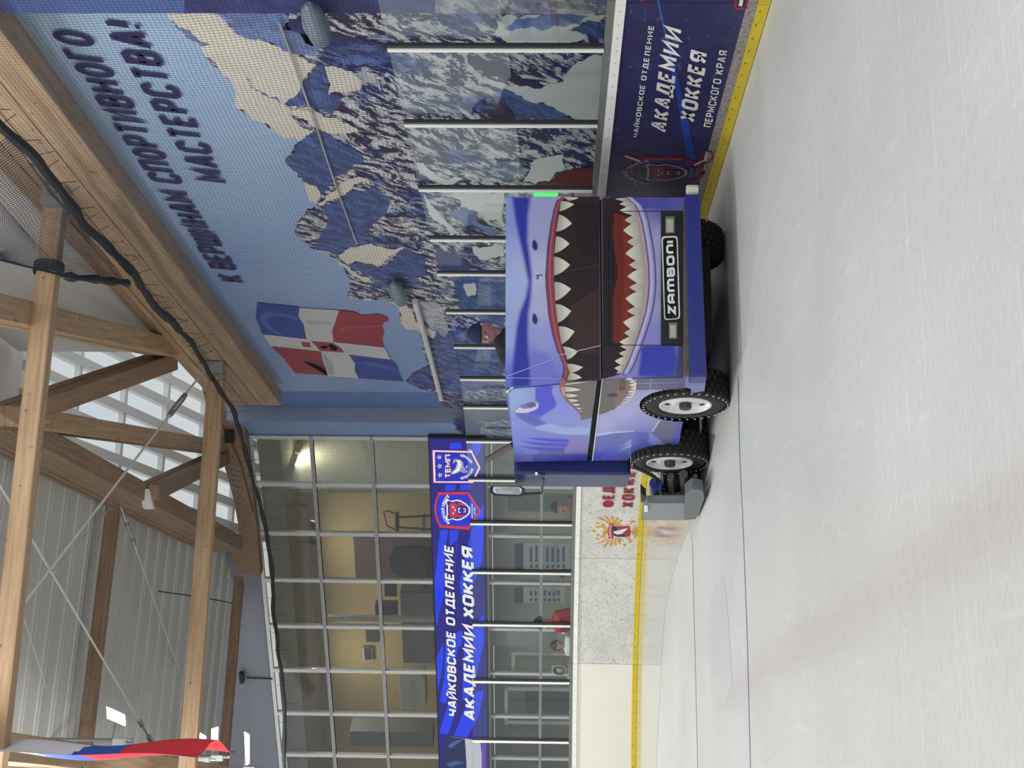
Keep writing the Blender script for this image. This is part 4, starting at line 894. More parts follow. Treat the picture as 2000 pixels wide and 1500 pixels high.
# curved gusset beam in front of the tall windows
PG = Plane(WC+WN*0.3, WN)
gp = [(398, 738), (425, 838), (438, 880), (452, 925), (462, 965), (470, 1010), (473, 1046), (436, 1040), (456, 1075), (472, 1106), (514, 1112), (505, 1010), (492, 900), (484, 838), (482, 815), (478, 798), (440, 790), (425, 740)]
f = MB(); f.prism([PG(x, y) for x, y in gp], WN*0.3)
tag(f.build('curved_eave_beam', PINED), 'brown wooden eave beam with a curved cut-out above the tall windows', 'beam')
eave = bpy.data.objects['curved_eave_beam']
for a in range(3):
    for b in range(5):
        f = MB(); f.obox(PG(450+a*7+b*2, 905+b*11+a*2, 0.30), WD*0.06, WN*0.02, (0, 0, 0.06)); f.build('washer_plate', STEEL, eave)
# purlins
def purl(px0, Pl, ht, xend, label, m=PINE, dz=0.0, w_=0.2):
    a = Pl(*px0); a.x -= 0.05; return beam('roof_purlin', a, (xend, a.y, a.z+dz), w_, ht, m, label, 'beam', 'purlins across the hall')
purl((112, 372), PF, 0.24, -9, 'long square wooden purlin nearest the camera, net wrapped round its end', dz=0.0)
purl((425, 712), PF, 0.28, -9, 'wooden purlin from the mural beam above the tall windows, second from the camera')
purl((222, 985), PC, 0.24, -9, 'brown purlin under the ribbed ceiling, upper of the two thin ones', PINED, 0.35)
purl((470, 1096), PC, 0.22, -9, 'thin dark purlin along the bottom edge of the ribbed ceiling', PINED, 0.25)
p = PF(112, 366); f = MB(); f.box((p.x-0.28, p.y-0.14, p.z-0.14), (p.x-0.02, p.y+0.14, p.z+0.14)); tag(f.build('beam_hanger', STEEL), 'zinc hanger bracket of the nearest purlin', 'bracket')
p = PF(422, 708); f = MB(); f.box((p.x-0.25, p.y-0.16, p.z-0.16), (p.x-0.02, p.y+0.16, p.z+0.16)); tag(f.build('beam_hanger', STEEL), 'zinc hanger bracket of the second purlin, beside the rope', 'bracket')
# net gathered round the nearest purlin
p = atd(126, 530, 15.3); a = PF(112, 372); f = MB()
for k in range(4): f.tube([Vector((a.x-1.08+0.035*k, a.y, a.z))+Vector((0, 0.165*math.cos(t*math.pi/6), 0.165*math.sin(t*math.pi/6))) for t in range(13)], 0.022, 6)
f.build('net_lashing', ROPE, bpy.data.objects['safety_net'])
# ribbed ceiling
def zroof(x, y): return 10.62-0.125*(y-25.0)-0.03*(x-4.4)
f = MB(); prof = []
Yq = 8.0
while Yq < 33.6:
    prof += [(Yq, 0), (Yq+0.22, 0), (Yq+0.235, -0.03), (Yq+0.265, -0.03), (Yq+0.28, 0), (Yq+0.33, 0), (Yq+0.345, -0.03), (Yq+0.375, -0.03), (Yq+0.39, 0)]; Yq += 0.55
x0, x1 = -11.0, 5.15
vs = [(x1, a, zroof(x1, a)+b) for a, b in prof]+[(x0, a, zroof(x0, a)+b) for a, b in prof]
n = len(prof); f.idx(vs, [(k, k+1, n+k+1, n+k) for k in range(n-1)])
struct(f.build('ceiling', mat('ribbed_roof_sheet', S(196, 195, 190), 0.5, vary=(0.5, 0.05))))
f = MB(); f.idx([(4.4, 5, 12.6), (9, 5, 12.6), (9, 24.6, 11.6), (4.4, 24.6, 11.6)], [(0, 1, 2, 3)]); f.idx([(4.4, 5, 12.9), (9, 5, 12.9), (9, 24.6, 11.9), (4.4, 24.6, 11.9)], [(0, 1, 2, 3)])
struct(f.build('ceiling_membrane', mat('white_membrane', S(222, 218, 212), 0.7, bump=(0.7, 0.6))))
f = MB(); f.box((7.06, 4, zu+0.0), (7.25, 24.0, 11.5)); struct(f.build('wall_gable', mat('white_gable', S(200, 196, 190), 0.7)))
# skylight: sloping glass roof with white bars
SA, SB = Vector((0, 24.5, 11.5)), Vector((0, 34.5, 8.9)); sd = (SB-SA).normalized(); sn = Vector((0, -sd.z, sd.y))
def sp(x, t, h=0): return Vector((x, 0, 0))+SA+sd*t+sn*h
root = thing('skylight', sp(6.0, 5), 'sloping glass roof light with wide white bars between the wooden trusses', 'skylight')
Ls = (SB-SA).length
for k, x in enumerate(np.arange(5.2, 8.3, 0.55)):
    f = MB(); f.obox(sp(x, 0), (0.2, 0, 0), sd*Ls, sn*0.16)
    for q in range(9):
        for e in (0.05, 0.15): f.obox(sp(x+e, 0.5+q*1.1, -0.006), (0.02, 0, 0), sd*0.02, sn*0.01)
    f.build('glazing_bar', WHITEM, root)
for t in np.arange(0, Ls+0.1, 1.7):
    f = MB(); f.obox(sp(5.2, t, 0.02), (3.4, 0, 0), sd*0.10, sn*0.13); f.build('cross_bar', WHITEM, root)
f = MB(); f.idx([sp(5.2, 0, 0.1), sp(8.6, 0, 0.1), sp(8.6, Ls, 0.1), sp(5.2, Ls, 0.1)], [(0, 1, 2, 3)]); f.build('pane', SKYP, root)
# tie rods with turnbuckles
def rod(a, b, r, label, tb=None):
    root = thing('tie_rod', a, label, 'rod', 'steel bracing rods under the roof')
    f = MB(); f.tube([a, b], r, 6); f.build('rod', ALU, root)
    if tb:
        a, b = Vector(a), Vector(b); u = (b-a).normalized(); p = a.lerp(b, tb); v = u.orthogonal().normalized()*0.035
        f = MB(); f.tube([p+v, p+v+u*0.55], 0.016, 6); f.tube([p-v, p-v+u*0.55], 0.016, 6); f.tube([p-u*0.08, p+u*0.08], 0.045, 8); f.tube([p+u*0.47, p+u*0.63], 0.045, 8); f.build('turnbuckle', STEEL, root)
rod(atd(396, 727, 23.6), atd(-20, 1265, 17.5), 0.018, 'long bright steel rod from the second purlin down across the skylight', 0.12)
rod(atd(-20, 915, 18.5), atd(300, 1455, 25.0), 0.018, 'steel rod crossing the ribbed ceiling towards the floodlight', 0.9)
rod(atd(215, 992, 25.5), atd(-10, 1245, 20.0), 0.012, 'thin rod running back beside the bright rod')
rod(atd(236, 990, 25.6), atd(350, 1310, 31.0), 0.012, 'thin rod from the brown beam down behind the second purlin', 0.1)
rod(atd(30, 1157, 22.0), atd(122, 1440, 27.0), 0.012, 'thin rod over the ribbed ceiling at the upper left')
rod(atd(448, 1120, 31.5), atd(222, 1442, 28.0), 0.013, 'thin rod from the dark purlin up to the floodlight')
for k, (p0, p1, l) in enumerate((((310, 1155), (452, 1178), 'sagging grey cable under the ribbed ceiling, nearer one'), ((0, 1392), (160, 1422), 'sagging grey cable above the left glulam beam'))):
    f = MB(); a, b = atd(*p0, 27), atd(*p1, 30); f.tube([a.lerp(b, t/8)+Vector((0, 0, -0.12*math.sin(math.pi*t/8))) for t in range(9)], 0.014, 5); tag(f.build('hanging_cable', DARKM), l, 'cable')
f = MB(); f.tube([PG(412, 822, 0.4), PG(432, 826, 0.4), PG(455, 870, 0.4), PG(470, 905, 0.4), PG(495, 1000, 0.4)], 0.012, 5); tag(f.build('lamp_cable', DARKM), 'thin dark cable along the curved eave beam', 'cable')
p = PG(457, 838, 0.45); f = MB(); f.obox(p, WD*0.28, WN*0.15, (0, 0, 0.2)); tag(f.build('black_speaker', BLACK), 'small black box on the curved eave beam beside the rope', 'box')
p = PW(477, 1321, 0.1); f = MB(); f.obox(p-WD*0.16, WD*0.3, WN*0.12, (0, 0, 0.1)); tag(f.build('sensor_box', BLACK), 'small black box on the grey wall above the tall windows', 'box')
f = MB(); f.tube([PW(482, 1324, 0.08), PW(532, 1326, 0.08)], 0.02, 6); tag(f.build('wall_conduit', DARKM), 'short grey conduit below the small black box', 'conduit')
# third glulam chord and hanging flag at the left picture edge
o, R = beam('roof_truss_chord', (-0.36, 28.5, 8.78), (0.24, 12.0, 8.78), 0.35, 0.98, PINE, 'pale glulam beam at the left edge of the picture, behind the hanging flag'); groove(o, R, 16, 0.35, 0.98, (-0.2, 0.15))
fl = MB(); NX, NZ = 24, 60; P = []
for j in range(NZ+1):
    for i in range(NX+1):
        a, b = i/NX, j/NZ
        ztop = 8.25; z = ztop-(2.75+0.2*a)*b
        q = CAM+(atd(200, 1466, 15.0+1.1*a)-CAM); q.z = z
        q.x += 0.06*math.sin(a*7+b*4.5)*(0.35+b)+0.035*math.sin(b*9)+0.08*(b-0.5)+(0.10*(a-0.5)*(1.6-b))
        P.append(q)
i0 = len(fl.v); fl.v += P
for j in range(NZ):
    for i in range(NX):
        k = j*(NX+1)+i; zc0 = j/NZ; fl.f.append((i0+k, i0+k+1, i0+k+NX+2, i0+k+NX+1)); fl.m.append(0); fl.c.append(S(226, 224, 230) if zc0 < 0.34+0.15*i/NX else (S(52, 86, 176) if zc0 < 0.55+0.15*i/NX else S(210, 50, 62)))
tag(fl.build('hanging_flag', printmat('flag_cloth', 0.8), smooth=True), 'white, blue and red flag hanging edge-on at the left side of the picture', 'flag')
# floodlights
LAMPM = mat('floodlight_face', (1, 1, 0.98, 1), emit=14.0)
def flood(corners, dist, label, pw, aim):
    q = [atd(x, y, dist) for x, y in corners]; c = sum(q, Vector())/4; n = (q[1]-q[0]).cross(q[3]-q[0]).normalized()
    if n.dot(CAM-c) < 0: n = -n
    root = thing('floodlight', c, label, 'floodlight', 'floodlights under the roof')
    f = MB(); f.box8([c+(p-c)*1.08-n*0.02 for p in q], [c+(p-c)*0.8-n*0.16 for p in q]); f.build('housing', WHITEM, root, bevel=0.01)
    f = MB(); f.idx(q, [(0, 1, 2, 3)]); f.build('lamp_face', LAMPM, root)
    f = MB(); a = c-n*0.14; f.tube([a, a-n*0.25+Vector((0, 0, 0.1)), a-n*0.25+Vector((-0.4, 0, 0.12))], 0.03, 7); f.build('bracket', STEEL, root)
    e = a-n*0.25+Vector((-0.42, 0, 0)); f = MB(); f.tube([e+Vector((0, 0, -0.25)), Vector((e.x, e.y, zroof(e.x, e.y)))], 0.035, 8); f.build('hanging_pole', STEEL, root)
    f = MB(); b = a-n*0.25+Vector((-0.45, 0, 0.0)); f.box((b.x-0.06, b.y-0.06, b.z-0.12), (b.x+0.06, b.y+0.06, b.z+0.12)); f.build('driver_box', WHITEM, root)
flood([(208, 1380), (243, 1396), (244, 1418), (209, 1403)], 25, 'bright rectangular floodlight nearest the flag, upper one', 60, 0)
flood([(382, 1426), (402, 1438), (402, 1458), (382, 1447)], 29, 'small bright floodlight left of the two behind the flag tip', 60, 0)
flood([(413, 1424), (426, 1420), (424, 1452), (412, 1458)], 30, 'narrow bright floodlight beside the flag tip, lower of the pair', 60, 0)
flood([(477, 1430), (487, 1436), (487, 1490), (480, 1494)], 31, 'long bright floodlight seen edge-on above the tall windows', 60, 0)
# wall lamps, pipes and cable on the mural
def walllamp(pts, label, off=0.16):
    a, b = PM(*pts[0], off), PM(*pts[1], off); root = thing('wall_lamp', a, label, 'lamp', 'lamps on the mural')
    f = MB(); f.tube([a, a.lerp(b, 0.15), a.lerp(b, 0.5), a.lerp(b, 0.85), b], [0.03, 0.10, 0.13, 0.10, 0.03], 12); f.build('lamp_body', mat('grey_lamp_body', S(126, 140, 150), 0.35), root, smooth=True)
    f = MB(); m_ = a.lerp(b, 0.4); f.tube([m_, m_+Vector((off+0.01, 0, 0))], 0.03, 6); f.build('bracket', WHITEM, root)
walllamp(((768, 553), (786, 594)), 'grey capsule lamp on the mural just right of the printed flag'); walllamp(((602, 8), (632, 88)), 'grey capsule lamp on the mural near the right picture edge', 0.44)
f = MB(); f.tube([PM(810, 588, 0.08), PM(836, 680, 0.08), PM(862, 780, 0.08)], 0.05, 10); tag(f.build('wall_pipe', WHITEM), 'white pipe running along the mural below the printed flag', 'pipe')
f = MB(); f.tube([PM(545, 42, 0.04), PM(585, 155, 0.04), PM(617, 245, 0.04), PM(655, 360, 0.04), PM(697, 476, 0.04)], 0.012, 6); tag(f.build('wall_cable', mat('pale_cable', S(196, 192, 184), 0.6)), 'thin pale cable strung across the mural rocks', 'cable')
f = MB(); p = PM(1066, 379, 0.03); f.box((p.x-0.03, p.y-0.08, p.z-0.16), (p.x+0.03, p.y+0.08, p.z+0.16)); tag(f.build('green_glow_box', mat('green_glow', S(30, 220, 70), emit=1.2)), 'small glowing green box behind the rink glass, standing for a reflection', 'lamp')  # glowing box added for a green reflection in the rink glass

# ================================================================== THINGS BEHIND THE WINDOWS
def PWd(off): return Plane(WC+WN*off, WN)
P2, P3 = PWd(-1.6), PWd(-3.3)
def pbox(m_, pl, x0, y0, x1, y1, dep, mi=0, c=None):
    """upright box whose front face spans two picture points on plane pl"""
    a, b = pl(x1, y1), pl(x0, y0); s0, s1 = (a-WC).dot(WD), (b-WC).dot(WD); off = (a-WC).dot(WN)
    z0, z1 = min(a.z, b.z), max(a.z, b.z); m_.obox(WC+WD*min(s0, s1)+WN*off+Vector((0, 0, z0)), WD*abs(s1-s0), WN*-dep, (0, 0, z1-z0), mi, c); return WC+WD*(s0+s1)/2+WN*off+Vector((0, 0, z0))
GD, GM, GP, BRN = mat('dark_office_grey', S(60, 56, 54), 0.6), mat('mid_office_grey', S(112, 112, 112), 0.6), mat('pale_office_grey', S(170, 170, 166), 0.6), mat('dark_brown_wood', S(78, 60, 50), 0.6)
def simple(name, pl, x0, y0, x1, y1, dep, m, label, cat):
    f = MB(); pbox(f, pl, x0, y0, x1, y1, dep); return tag(f.build(name, m, bevel=0.01), label, cat)
simple('counter_desk', P2, 781, 1158, 850, 1296, 0.7, GM, 'grey reception counter in the upper room', 'desk')
simple('counter_desk', P2, 780, 1325, 832, 1385, 0.6, GP, 'pale cabinet with small ornaments in the upper room', 'cabinet')
simple('low_sideboard', P2, 683, 1428, 846, 1460, 0.6, GM, 'tall grey cupboard at the left of the upper room', 'cupboard')
f = MB(); pb0 = pbox(f, P2, 750, 1140, 775, 1165, 0.12); tag(f.build('monitor', GD), 'dark monitor standing in the upper room, lower one', 'monitor')
f = MB(); pbox(f, P3, 714, 1229, 740, 1254, 0.1); tag(f.build('wall_screen', GD), 'dark square screen hung on the beige wall', 'screen')
f = MB(); pbox(f, P3, 707, 1265, 728, 1291, 0.05); q = tag(f.build('picture_frame', GP), 'small pale framed picture on the beige wall', 'picture'); f = MB(); pbox(f, PWd(-3.27), 711, 1267, 725, 1289, 0.02); f.build('picture', GD, q)
simple('air_conditioner', P2, 732, 1182, 776, 1207, 0.25, GD, 'dark box beside the cables in the upper room', 'box')
simple('white_radiator', PWd(-0.5), 640, 1205, 850, 1216, 0.12, GP, 'pale vertical duct just behind the tall windows', 'duct')
# chair
root = thing('office_chair', P2(850, 1100), 'dark office chair with a rounded back in the upper room', 'chair')
f = MB(); a = P2(765, 1098); s_ = 0.42
arcb = [(-0.42, -0.9), (-0.44, -0.2), (-0.36, 0.1), (-0.18, 0.2), (0.18, 0.2), (0.36, 0.1), (0.44, -0.2), (0.42, -0.9)]
f.prism([a+WD*(-x)+Vector((0, 0, y-0.15)) for x, y in arcb], WN*-0.12); f.build('backrest', GD, root)
f = MB(); b = a+Vector((0, 0, -0.95)); f.obox(b-WD*0.4+WN*0.55, WD*0.8, WN*-0.6, (0, 0, 0.12)); f.build('seat', GD, root)
f = MB(); c = b+WN*0.25; f.tube([c, c+Vector((0, 0, -0.35))], 0.04, 8)
for k in range(5): f.tube([c+Vector((0, 0, -0.33)), c+Vector((0.28*math.cos(k*1.257), 0.28*math.sin(k*1.257), -0.4))], 0.025, 6)
f.build('base', GD, root)
# stool
a = P2(778, 1020); root = thing('bar_stool', a+Vector((0, 0, -1.05)), 'thin-legged black bar stool with a bent backrest in the upper room', 'stool')
f = MB(); f.lathe([(0, 0), (0.26, 0), (0.28, 0.03), (0.26, 0.06), (0, 0.06)], a, (0, 0, 1), 20); f.build('seat', GD, root)
f = MB(); f.tube([a+WD*-0.2, a+WD*-0.34+Vector((0, 0, 0.25)), a+WD*-0.3+Vector((0, 0, 0.36)), a+WD*0.1+Vector((0, 0, 0.30)), a+WD*0.24+Vector((0, 0, 0.05))], 0.018, 6); f.build('backrest', GD, root)
for k in range(4):
    d = Vector((math.cos(k*1.571+0.7), math.sin(k*1.571+0.7), 0)); f = MB(); f.tube([a+d*0.18, a+d*0.26+Vector((0, 0, -1.05))], 0.016, 6); f.build('leg', GD, root)
f = MB(); f.tube([a+Vector((0.23*math.cos(t*0.5236), 0.23*math.sin(t*0.5236), -0.65)) for t in range(13)], 0.012, 6); f.build('foot_ring', GD, root)
# brown door and wall marks in the upper room
simple('room_door', P3, 690, 1048, 850, 1136, 0.05, BRN, 'brown wooden door in the upper room behind the office chair', 'door')
# lower hall: notices, doors, pillar
def notice(x0, y0, x1, y1, label, head=True):
    root = thing('notice_board', PWd(-0.45)(x1, (y0+y1)/2), label, 'notice board', 'notices behind the lower windows')
    f = MB(); pbox(f, PWd(-0.45), x0, y0, x1, y1, 0.03); f.build('sheet', mat('pale_blue_sheet', S(204, 208, 224), 0.6), root)
    if head: f = MB(); pbox(f, PWd(-0.44), x0, y0, x0+17, y1, 0.02); f.build('heading', mat('navy_heading', S(44, 46, 96), 0.6), root)
    f = MB(); n = 7
    for k in range(n):
        yy = x0+30+(x1-x0-34)*k/n
        pbox(f, PWd(-0.438), yy, y1-9, yy+5, y1-3, 0.01)
        pbox(f, PWd(-0.438), yy, y0+4+random.random()*6, yy+4, y1-14, 0.01)
    f.build('printed_rows', mat('navy_print', S(52, 54, 92), 0.6), root)['kind'] = 'stuff'
notice(1005, 1062, 1113, 1112, 'tall notice with navy heading left of the bear crest post'); notice(1005, 1147, 1102, 1178, 'notice with a column of navy squares beside the red jacket')
f = MB(); pbox(f, PWd(-0.42), 950, 1232, 1130, 1263, 0.4); struct(f.build('wall_lower_pillar', mat('pale_pillar', S(186, 190, 200), 0.6)))
def door(x0, y0, x1, y1, n, lab):
    root = bpy.data.objects.new('door_%d' % n, None); COL.objects.link(root); root.location = PWd(-0.3)(x1, (y0+y1)/2); struct(root)
    f = MB(); d = 7
    for b in ((x0, y0, x0+d, y1), (x0, y0, x1, y0+d), (x0, y1-d, x1, y1)): pbox(f, PWd(-0.3), *b, 0.06)
    f.build('door_frame', FRAME, root); f = MB(); pbox(f, PWd(-0.33), x0+d, y0+d, x1, y1-d, 0.01); f.build('pane', PANE, root)
    f = MB(); a = PWd(-0.24)(x1-18, y1-d-6); f.tube([a, a+Vector((0, 0, 0.3))], 0.015, 6); f.build('handle', ALU, root)
door(985, 1344, 1135, 1416, 1, ''); door(999, 1274, 1135, 1318, 2, '')
f = MB(); pbox(f, PWd(-0.25), 953, 1389, 963, 1414, 0.06); q = tag(f.build('exit_sign', GP), 'small exit sign above the glass door in the lower windows', 'sign')
f = MB(); pbox(f, PWd(-0.245), 954, 1390, 962, 1413, 0.01); f.build('sign_face', GD, q)
f = MB(); Pq = PWd(-0.24); text3(f, 'ВЫХОД', Pq(961, 1411), Pq(960.5, 1392), Pq(956, 1411), S(220, 220, 216), 0, t=0.2); f.build('sign_letters', printmat('sign_print'), q)
for k, (x0, y0, x1, y1, l) in enumerate(((1026, 1350, 1120, 1406, 'dark framed poster behind the open glass door'), (1040, 1384, 1118, 1405, 'small framed certificate below the dark poster, behind the glass door'))):
    f = MB(); pbox(f, PWd(-1.0+0.3*k), x0, y0, x1, y1, 0.05); q = tag(f.build('framed_poster', GD), l, 'poster'); f = MB(); pbox(f, PWd(-0.99+0.3*k), x0+6, y0+5, x1-6, y1-5, 0.03); f.build('print', mat('poster_print%d' % k, S(96, 104, 134) if k == 0 else S(190, 186, 180), 0.6), q)
f = MB(); pbox(f, PWd(-0.3), 1000, 1425, 1130, 1560, 0.05); tag(f.build('side_panel', mat('brown_grey_panel', S(120, 108, 92), 0.6)), 'brownish panel behind the lowest left windows', 'panel')
f = MB(); pbox(f, PWd(-0.6), 992, 965, 1130, 1000, 0.05); tag(f.build('grey_notice_panel', GM), 'grey panel behind the lower windows next to the mirror', 'panel')

# ================================================================== ICE RESURFACER
_q = D2R(3.5); LL = Vector((-math.sin(_q), math.cos(_q), 0)); LW_ = Vector((math.cos(_q), math.sin(_q), 0))
ZO = hit(1378, 735, (0, 1, 0), 12.5); ZO.z = 0
def zl_(a, b, z): return ZO+LL*a+LW_*b+Vector((0, 0, z))
WV = 1.86
zam = thing('ice_resurfacer', zl_(2.0, 0.93, 0), 'blue ice resurfacing machine wrapped with an open shark mouth, driving along the boards', 'ice resurfacer')
PFr = Plane(ZO, LL)
PSd = Plane(ZO, LW_)
v1, v2, v3 = PFr(987, 757), PFr(1173, 742), PSd(1147, 900)
PSu = Plane(v1, (v2-v1).cross(v3-v1))
WHITEB = mat('dark_blue_paint', S(40, 50, 130), 0.35); NAVYB = mat('navy_tank_paint', S(30, 38, 92), 0.3); INN = mat('dark_gap', S(16, 14, 16), 0.8)
z1 = lambda pts: zz(950, 340, 4, pts)
z2 = lambda pts: zz(950, 680, 4, pts)
z8 = lambda pts: zz(1000, 720, 8.3333, pts)
def lay(f, pl, pts, c, l=1): f.poly([pl(x, y, 0.0015*l) for x, y in pts], 0, c)
IV, IVG, MO, LIP, LIPH = S(226, 222, 208), S(176, 172, 158), S(50, 36, 38), S(150, 70, 82), S(180, 108, 118)
def tooth(f, pl, b0, b1, tip, l=4, c=IV, ed=IVG):
    """curved tooth between base corners b0, b1 with its point at tip"""
    b0, b1, tip = Vector(b0), Vector(b1), Vector(tip); m = (b0+b1)/2; w0 = b0-m; d = tip-m
    n = 7; ca, cb = np.array(ed), np.array(c)
    for k in range(n):
        t0, t1 = k/n, (k+1)/n; g0, g1 = min(1, t0*1.5), min(1, t1*1.5); c0, c1 = tuple(ca*(1-g0)+cb*g0), tuple(ca*(1-g1)+cb*g1)
        A, B, C_, D_ = m+d*t0+w0*(1-t0**1.7), m+d*t0-w0*(1-t0**1.7), m+d*t1-w0*(1-t1**1.7), m+d*t1+w0*(1-t1**1.7)
        q = [pl(p.x, p.y, 0.0015*l) for p in (A, B, C_, D_)]
        if k == n-1: f.face(q[:3], 0, [c0, c0, c1])
        else: f.face(q, 0, [c0, c0, c1, c1])
# --- front hood
f = MB()
band = [(990, 384), (1000, 384), (1005, 422), (1015, 470), (1025, 515), (1032, 552), (1027, 580), (1015, 610), (1009, 640), (1005, 677), (1001, 715), (1000, 757), (1040, 757), (1035, 715), (1032, 690), (1031, 652), (1032, 615), (1037, 580), (1039, 540), (1035, 502), (1030, 470), (1031, 422), (1036, 384)]
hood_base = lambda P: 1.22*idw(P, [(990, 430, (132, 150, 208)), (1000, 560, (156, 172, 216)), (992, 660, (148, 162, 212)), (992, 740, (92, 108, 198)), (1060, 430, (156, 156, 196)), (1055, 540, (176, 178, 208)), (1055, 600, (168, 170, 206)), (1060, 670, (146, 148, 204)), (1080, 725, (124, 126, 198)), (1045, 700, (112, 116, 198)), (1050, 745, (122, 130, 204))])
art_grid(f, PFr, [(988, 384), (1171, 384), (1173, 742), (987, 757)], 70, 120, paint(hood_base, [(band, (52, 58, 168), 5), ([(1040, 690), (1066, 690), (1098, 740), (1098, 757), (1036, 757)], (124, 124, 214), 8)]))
lip_o = [(1100, 384), (1088, 392), (1082, 410), (1076, 440), (1070, 480), (1066, 540), (1067, 560), (1069, 580), (1072, 615), (1080, 655), (1090, 687), (1100, 710), (1101, 725), (1098, 740), (1096, 746)]
lip_i = [(1106, 384), (1095, 395), (1090, 415), (1086, 445), (1082, 480), (1081.5, 515), (1082, 552), (1084, 580), (1087, 615), (1094, 655), (1101, 690), (1109, 713), (1112, 725), (1108, 738), (1105, 746)]
lay(f, PFr, lip_i+[(1172, 742), (1171, 384)], MO, 1); lay(f, PFr, [(1112, 600), (1170, 560), (1170, 690), (1120, 690)], S(66, 46, 46), 1.5); lay(f, PFr, [(1120, 400), (1170, 400), (1170, 500), (1130, 500)], S(42, 30, 34), 1.5)
lay(f, PFr, lip_o+lip_i[::-1], LIP, 2)
mid = [((a[0]*0.62+b[0]*0.38), (a[1]+b[1])/2) for a, b in zip(lip_o, lip_i)]; mid2 = [((a[0]*0.42+b[0]*0.58), (a[1]+b[1])/2) for a, b in zip(lip_o, lip_i)]
lay(f, PFr, mid+mid2[::-1], LIPH, 3); lay(f, PFr, [(a[0]-1.2, a[1]) for a in lip_o]+[(a[0]+0.8, a[1]) for a in lip_o[::-1]], S(96, 70, 130), 2.5)
for b0, b1, t in (((600, 178), (640, 208), (722, 186)), ((582, 212), (570, 292), (686, 236)), ((566, 316), (545, 450), (668, 388)), ((543, 486), (530, 618), (650, 545)), ((528, 645), (528, 792), (655, 710)), ((530, 842), (538, 990), (662, 897)), ((540, 1016), (556, 1162), (663, 1070)), ((563, 1192), (588, 1328), (690, 1228)), ((598, 1348), (630, 1450), (712, 1385)), ((628, 1482), (652, 1556), (756, 1508)), ((650, 1548), (628, 1612), (748, 1592))):
    tooth(f, PFr, *z1([b0, b1, t]))
for y0 in (478, 622):
    lay(f, PFr, [(1042, y0-11), (1047, y0-7), (1050, y0), (1050, y0+7), (1047, y0+12), (1042, y0+10), (1039, y0+4), (1040, y0-5)], S(92, 88, 160), 2); lay(f, PFr, [(1043, y0-8), (1047, y0-4), (1049, y0+3), (1048, y0+9), (1044, y0+9), (1041, y0+3), (1041, y0-3)], S(52, 46, 104), 3)
lay(f, PFr, [(1046, 537), (1060, 536), (1060, 538), (1052, 539), (1052, 545), (1047, 545), (1047, 543), (1050, 542)], S(84, 88, 150), 2)
for p, q, c in (((1090, 694), (1173, 675), S(190, 186, 206)), ((990, 735), (1080, 702), S(170, 180, 232)), ((1100, 532), (1170, 518), S(80, 66, 66)), ((990, 738), (1100, 740), S(160, 172, 234))):
    line_px(f, PFr, [p, q], 1.6, c, 0.009)
f.build('front_hood', PRINT, zam)['label'] = 'upper front panel printed with the upper teeth and nostrils'
# --- lower front with tongue and lower teeth
f = MB()
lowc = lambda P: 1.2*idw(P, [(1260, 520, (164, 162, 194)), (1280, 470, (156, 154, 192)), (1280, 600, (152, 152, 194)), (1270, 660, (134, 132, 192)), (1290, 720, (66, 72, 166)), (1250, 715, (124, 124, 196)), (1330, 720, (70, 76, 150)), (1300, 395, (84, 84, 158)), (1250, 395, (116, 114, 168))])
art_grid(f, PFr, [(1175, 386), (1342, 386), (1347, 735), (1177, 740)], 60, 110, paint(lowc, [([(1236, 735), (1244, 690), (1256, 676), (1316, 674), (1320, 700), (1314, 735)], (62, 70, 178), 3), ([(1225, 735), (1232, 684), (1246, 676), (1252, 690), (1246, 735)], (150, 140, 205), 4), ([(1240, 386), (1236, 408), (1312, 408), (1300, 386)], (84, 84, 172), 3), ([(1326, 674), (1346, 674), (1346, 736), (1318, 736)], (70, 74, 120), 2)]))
ll = z1([(1090, 180), (1130, 215), (1160, 240), (1190, 300), (1215, 380), (1238, 500), (1256, 620), (1266, 720), (1270, 850), (1262, 960), (1246, 1060), (1222, 1150), (1190, 1250), (1150, 1360), (1100, 1490), (1062, 1560)])
mouth = [(1176, 387)]+ll+[(1177, 740)]
lay(f, PFr, mouth, MO, 1)
lay(f, PFr, z1([(1000, 300), (985, 420), (990, 560), (1005, 640), (1025, 740), (1022, 820), (1000, 900), (982, 1000), (985, 1200), (985, 1322), (1050, 1322), (1120, 1250), (1150, 1100), (1160, 900), (1160, 700), (1150, 500), (1100, 330)]), S(116, 46, 38), 2)
lay(f, PFr, z1([(1060, 330), (1100, 400), (1130, 560), (1140, 760), (1130, 980), (1090, 1200), (1050, 1310), (1060, 1100), (1080, 800), (1070, 560)]), S(130, 56, 44), 2.3)
gum = z1([(1085, 190), (1120, 215), (1150, 250), (1175, 320), (1200, 420), (1222, 540), (1240, 660), (1250, 800), (1246, 930), (1230, 1050), (1208, 1140), (1178, 1240), (1140, 1350), (1090, 1490), (1055, 1560)])
lay(f, PFr, [(x-10, y) for x, y in gum]+gum[::-1], S(196, 150, 152), 2.6)
lay(f, PFr, ll+[(x-3.0, y) for x, y in gum[::-1]], S(200, 168, 172), 2.7)
out = [(x+12, y) for x, y in ll]
lay(f, PFr, ll+out[::-1], S(168, 166, 214), 3); lay(f, PFr, [(x+4, y) for x, y in ll]+[(x+7, y) for x, y in ll[::-1]], S(200, 200, 232), 3.3); lay(f, PFr, [(x-0.5, y) for x, y in out]+[(x+2.4, y) for x, y in out[::-1]], S(96, 92, 150), 3.3); lay(f, PFr, [(x-1.0, y) for x, y in ll]+[(x+1.5, y) for x, y in ll[::-1]], S(110, 92, 140), 3.4)
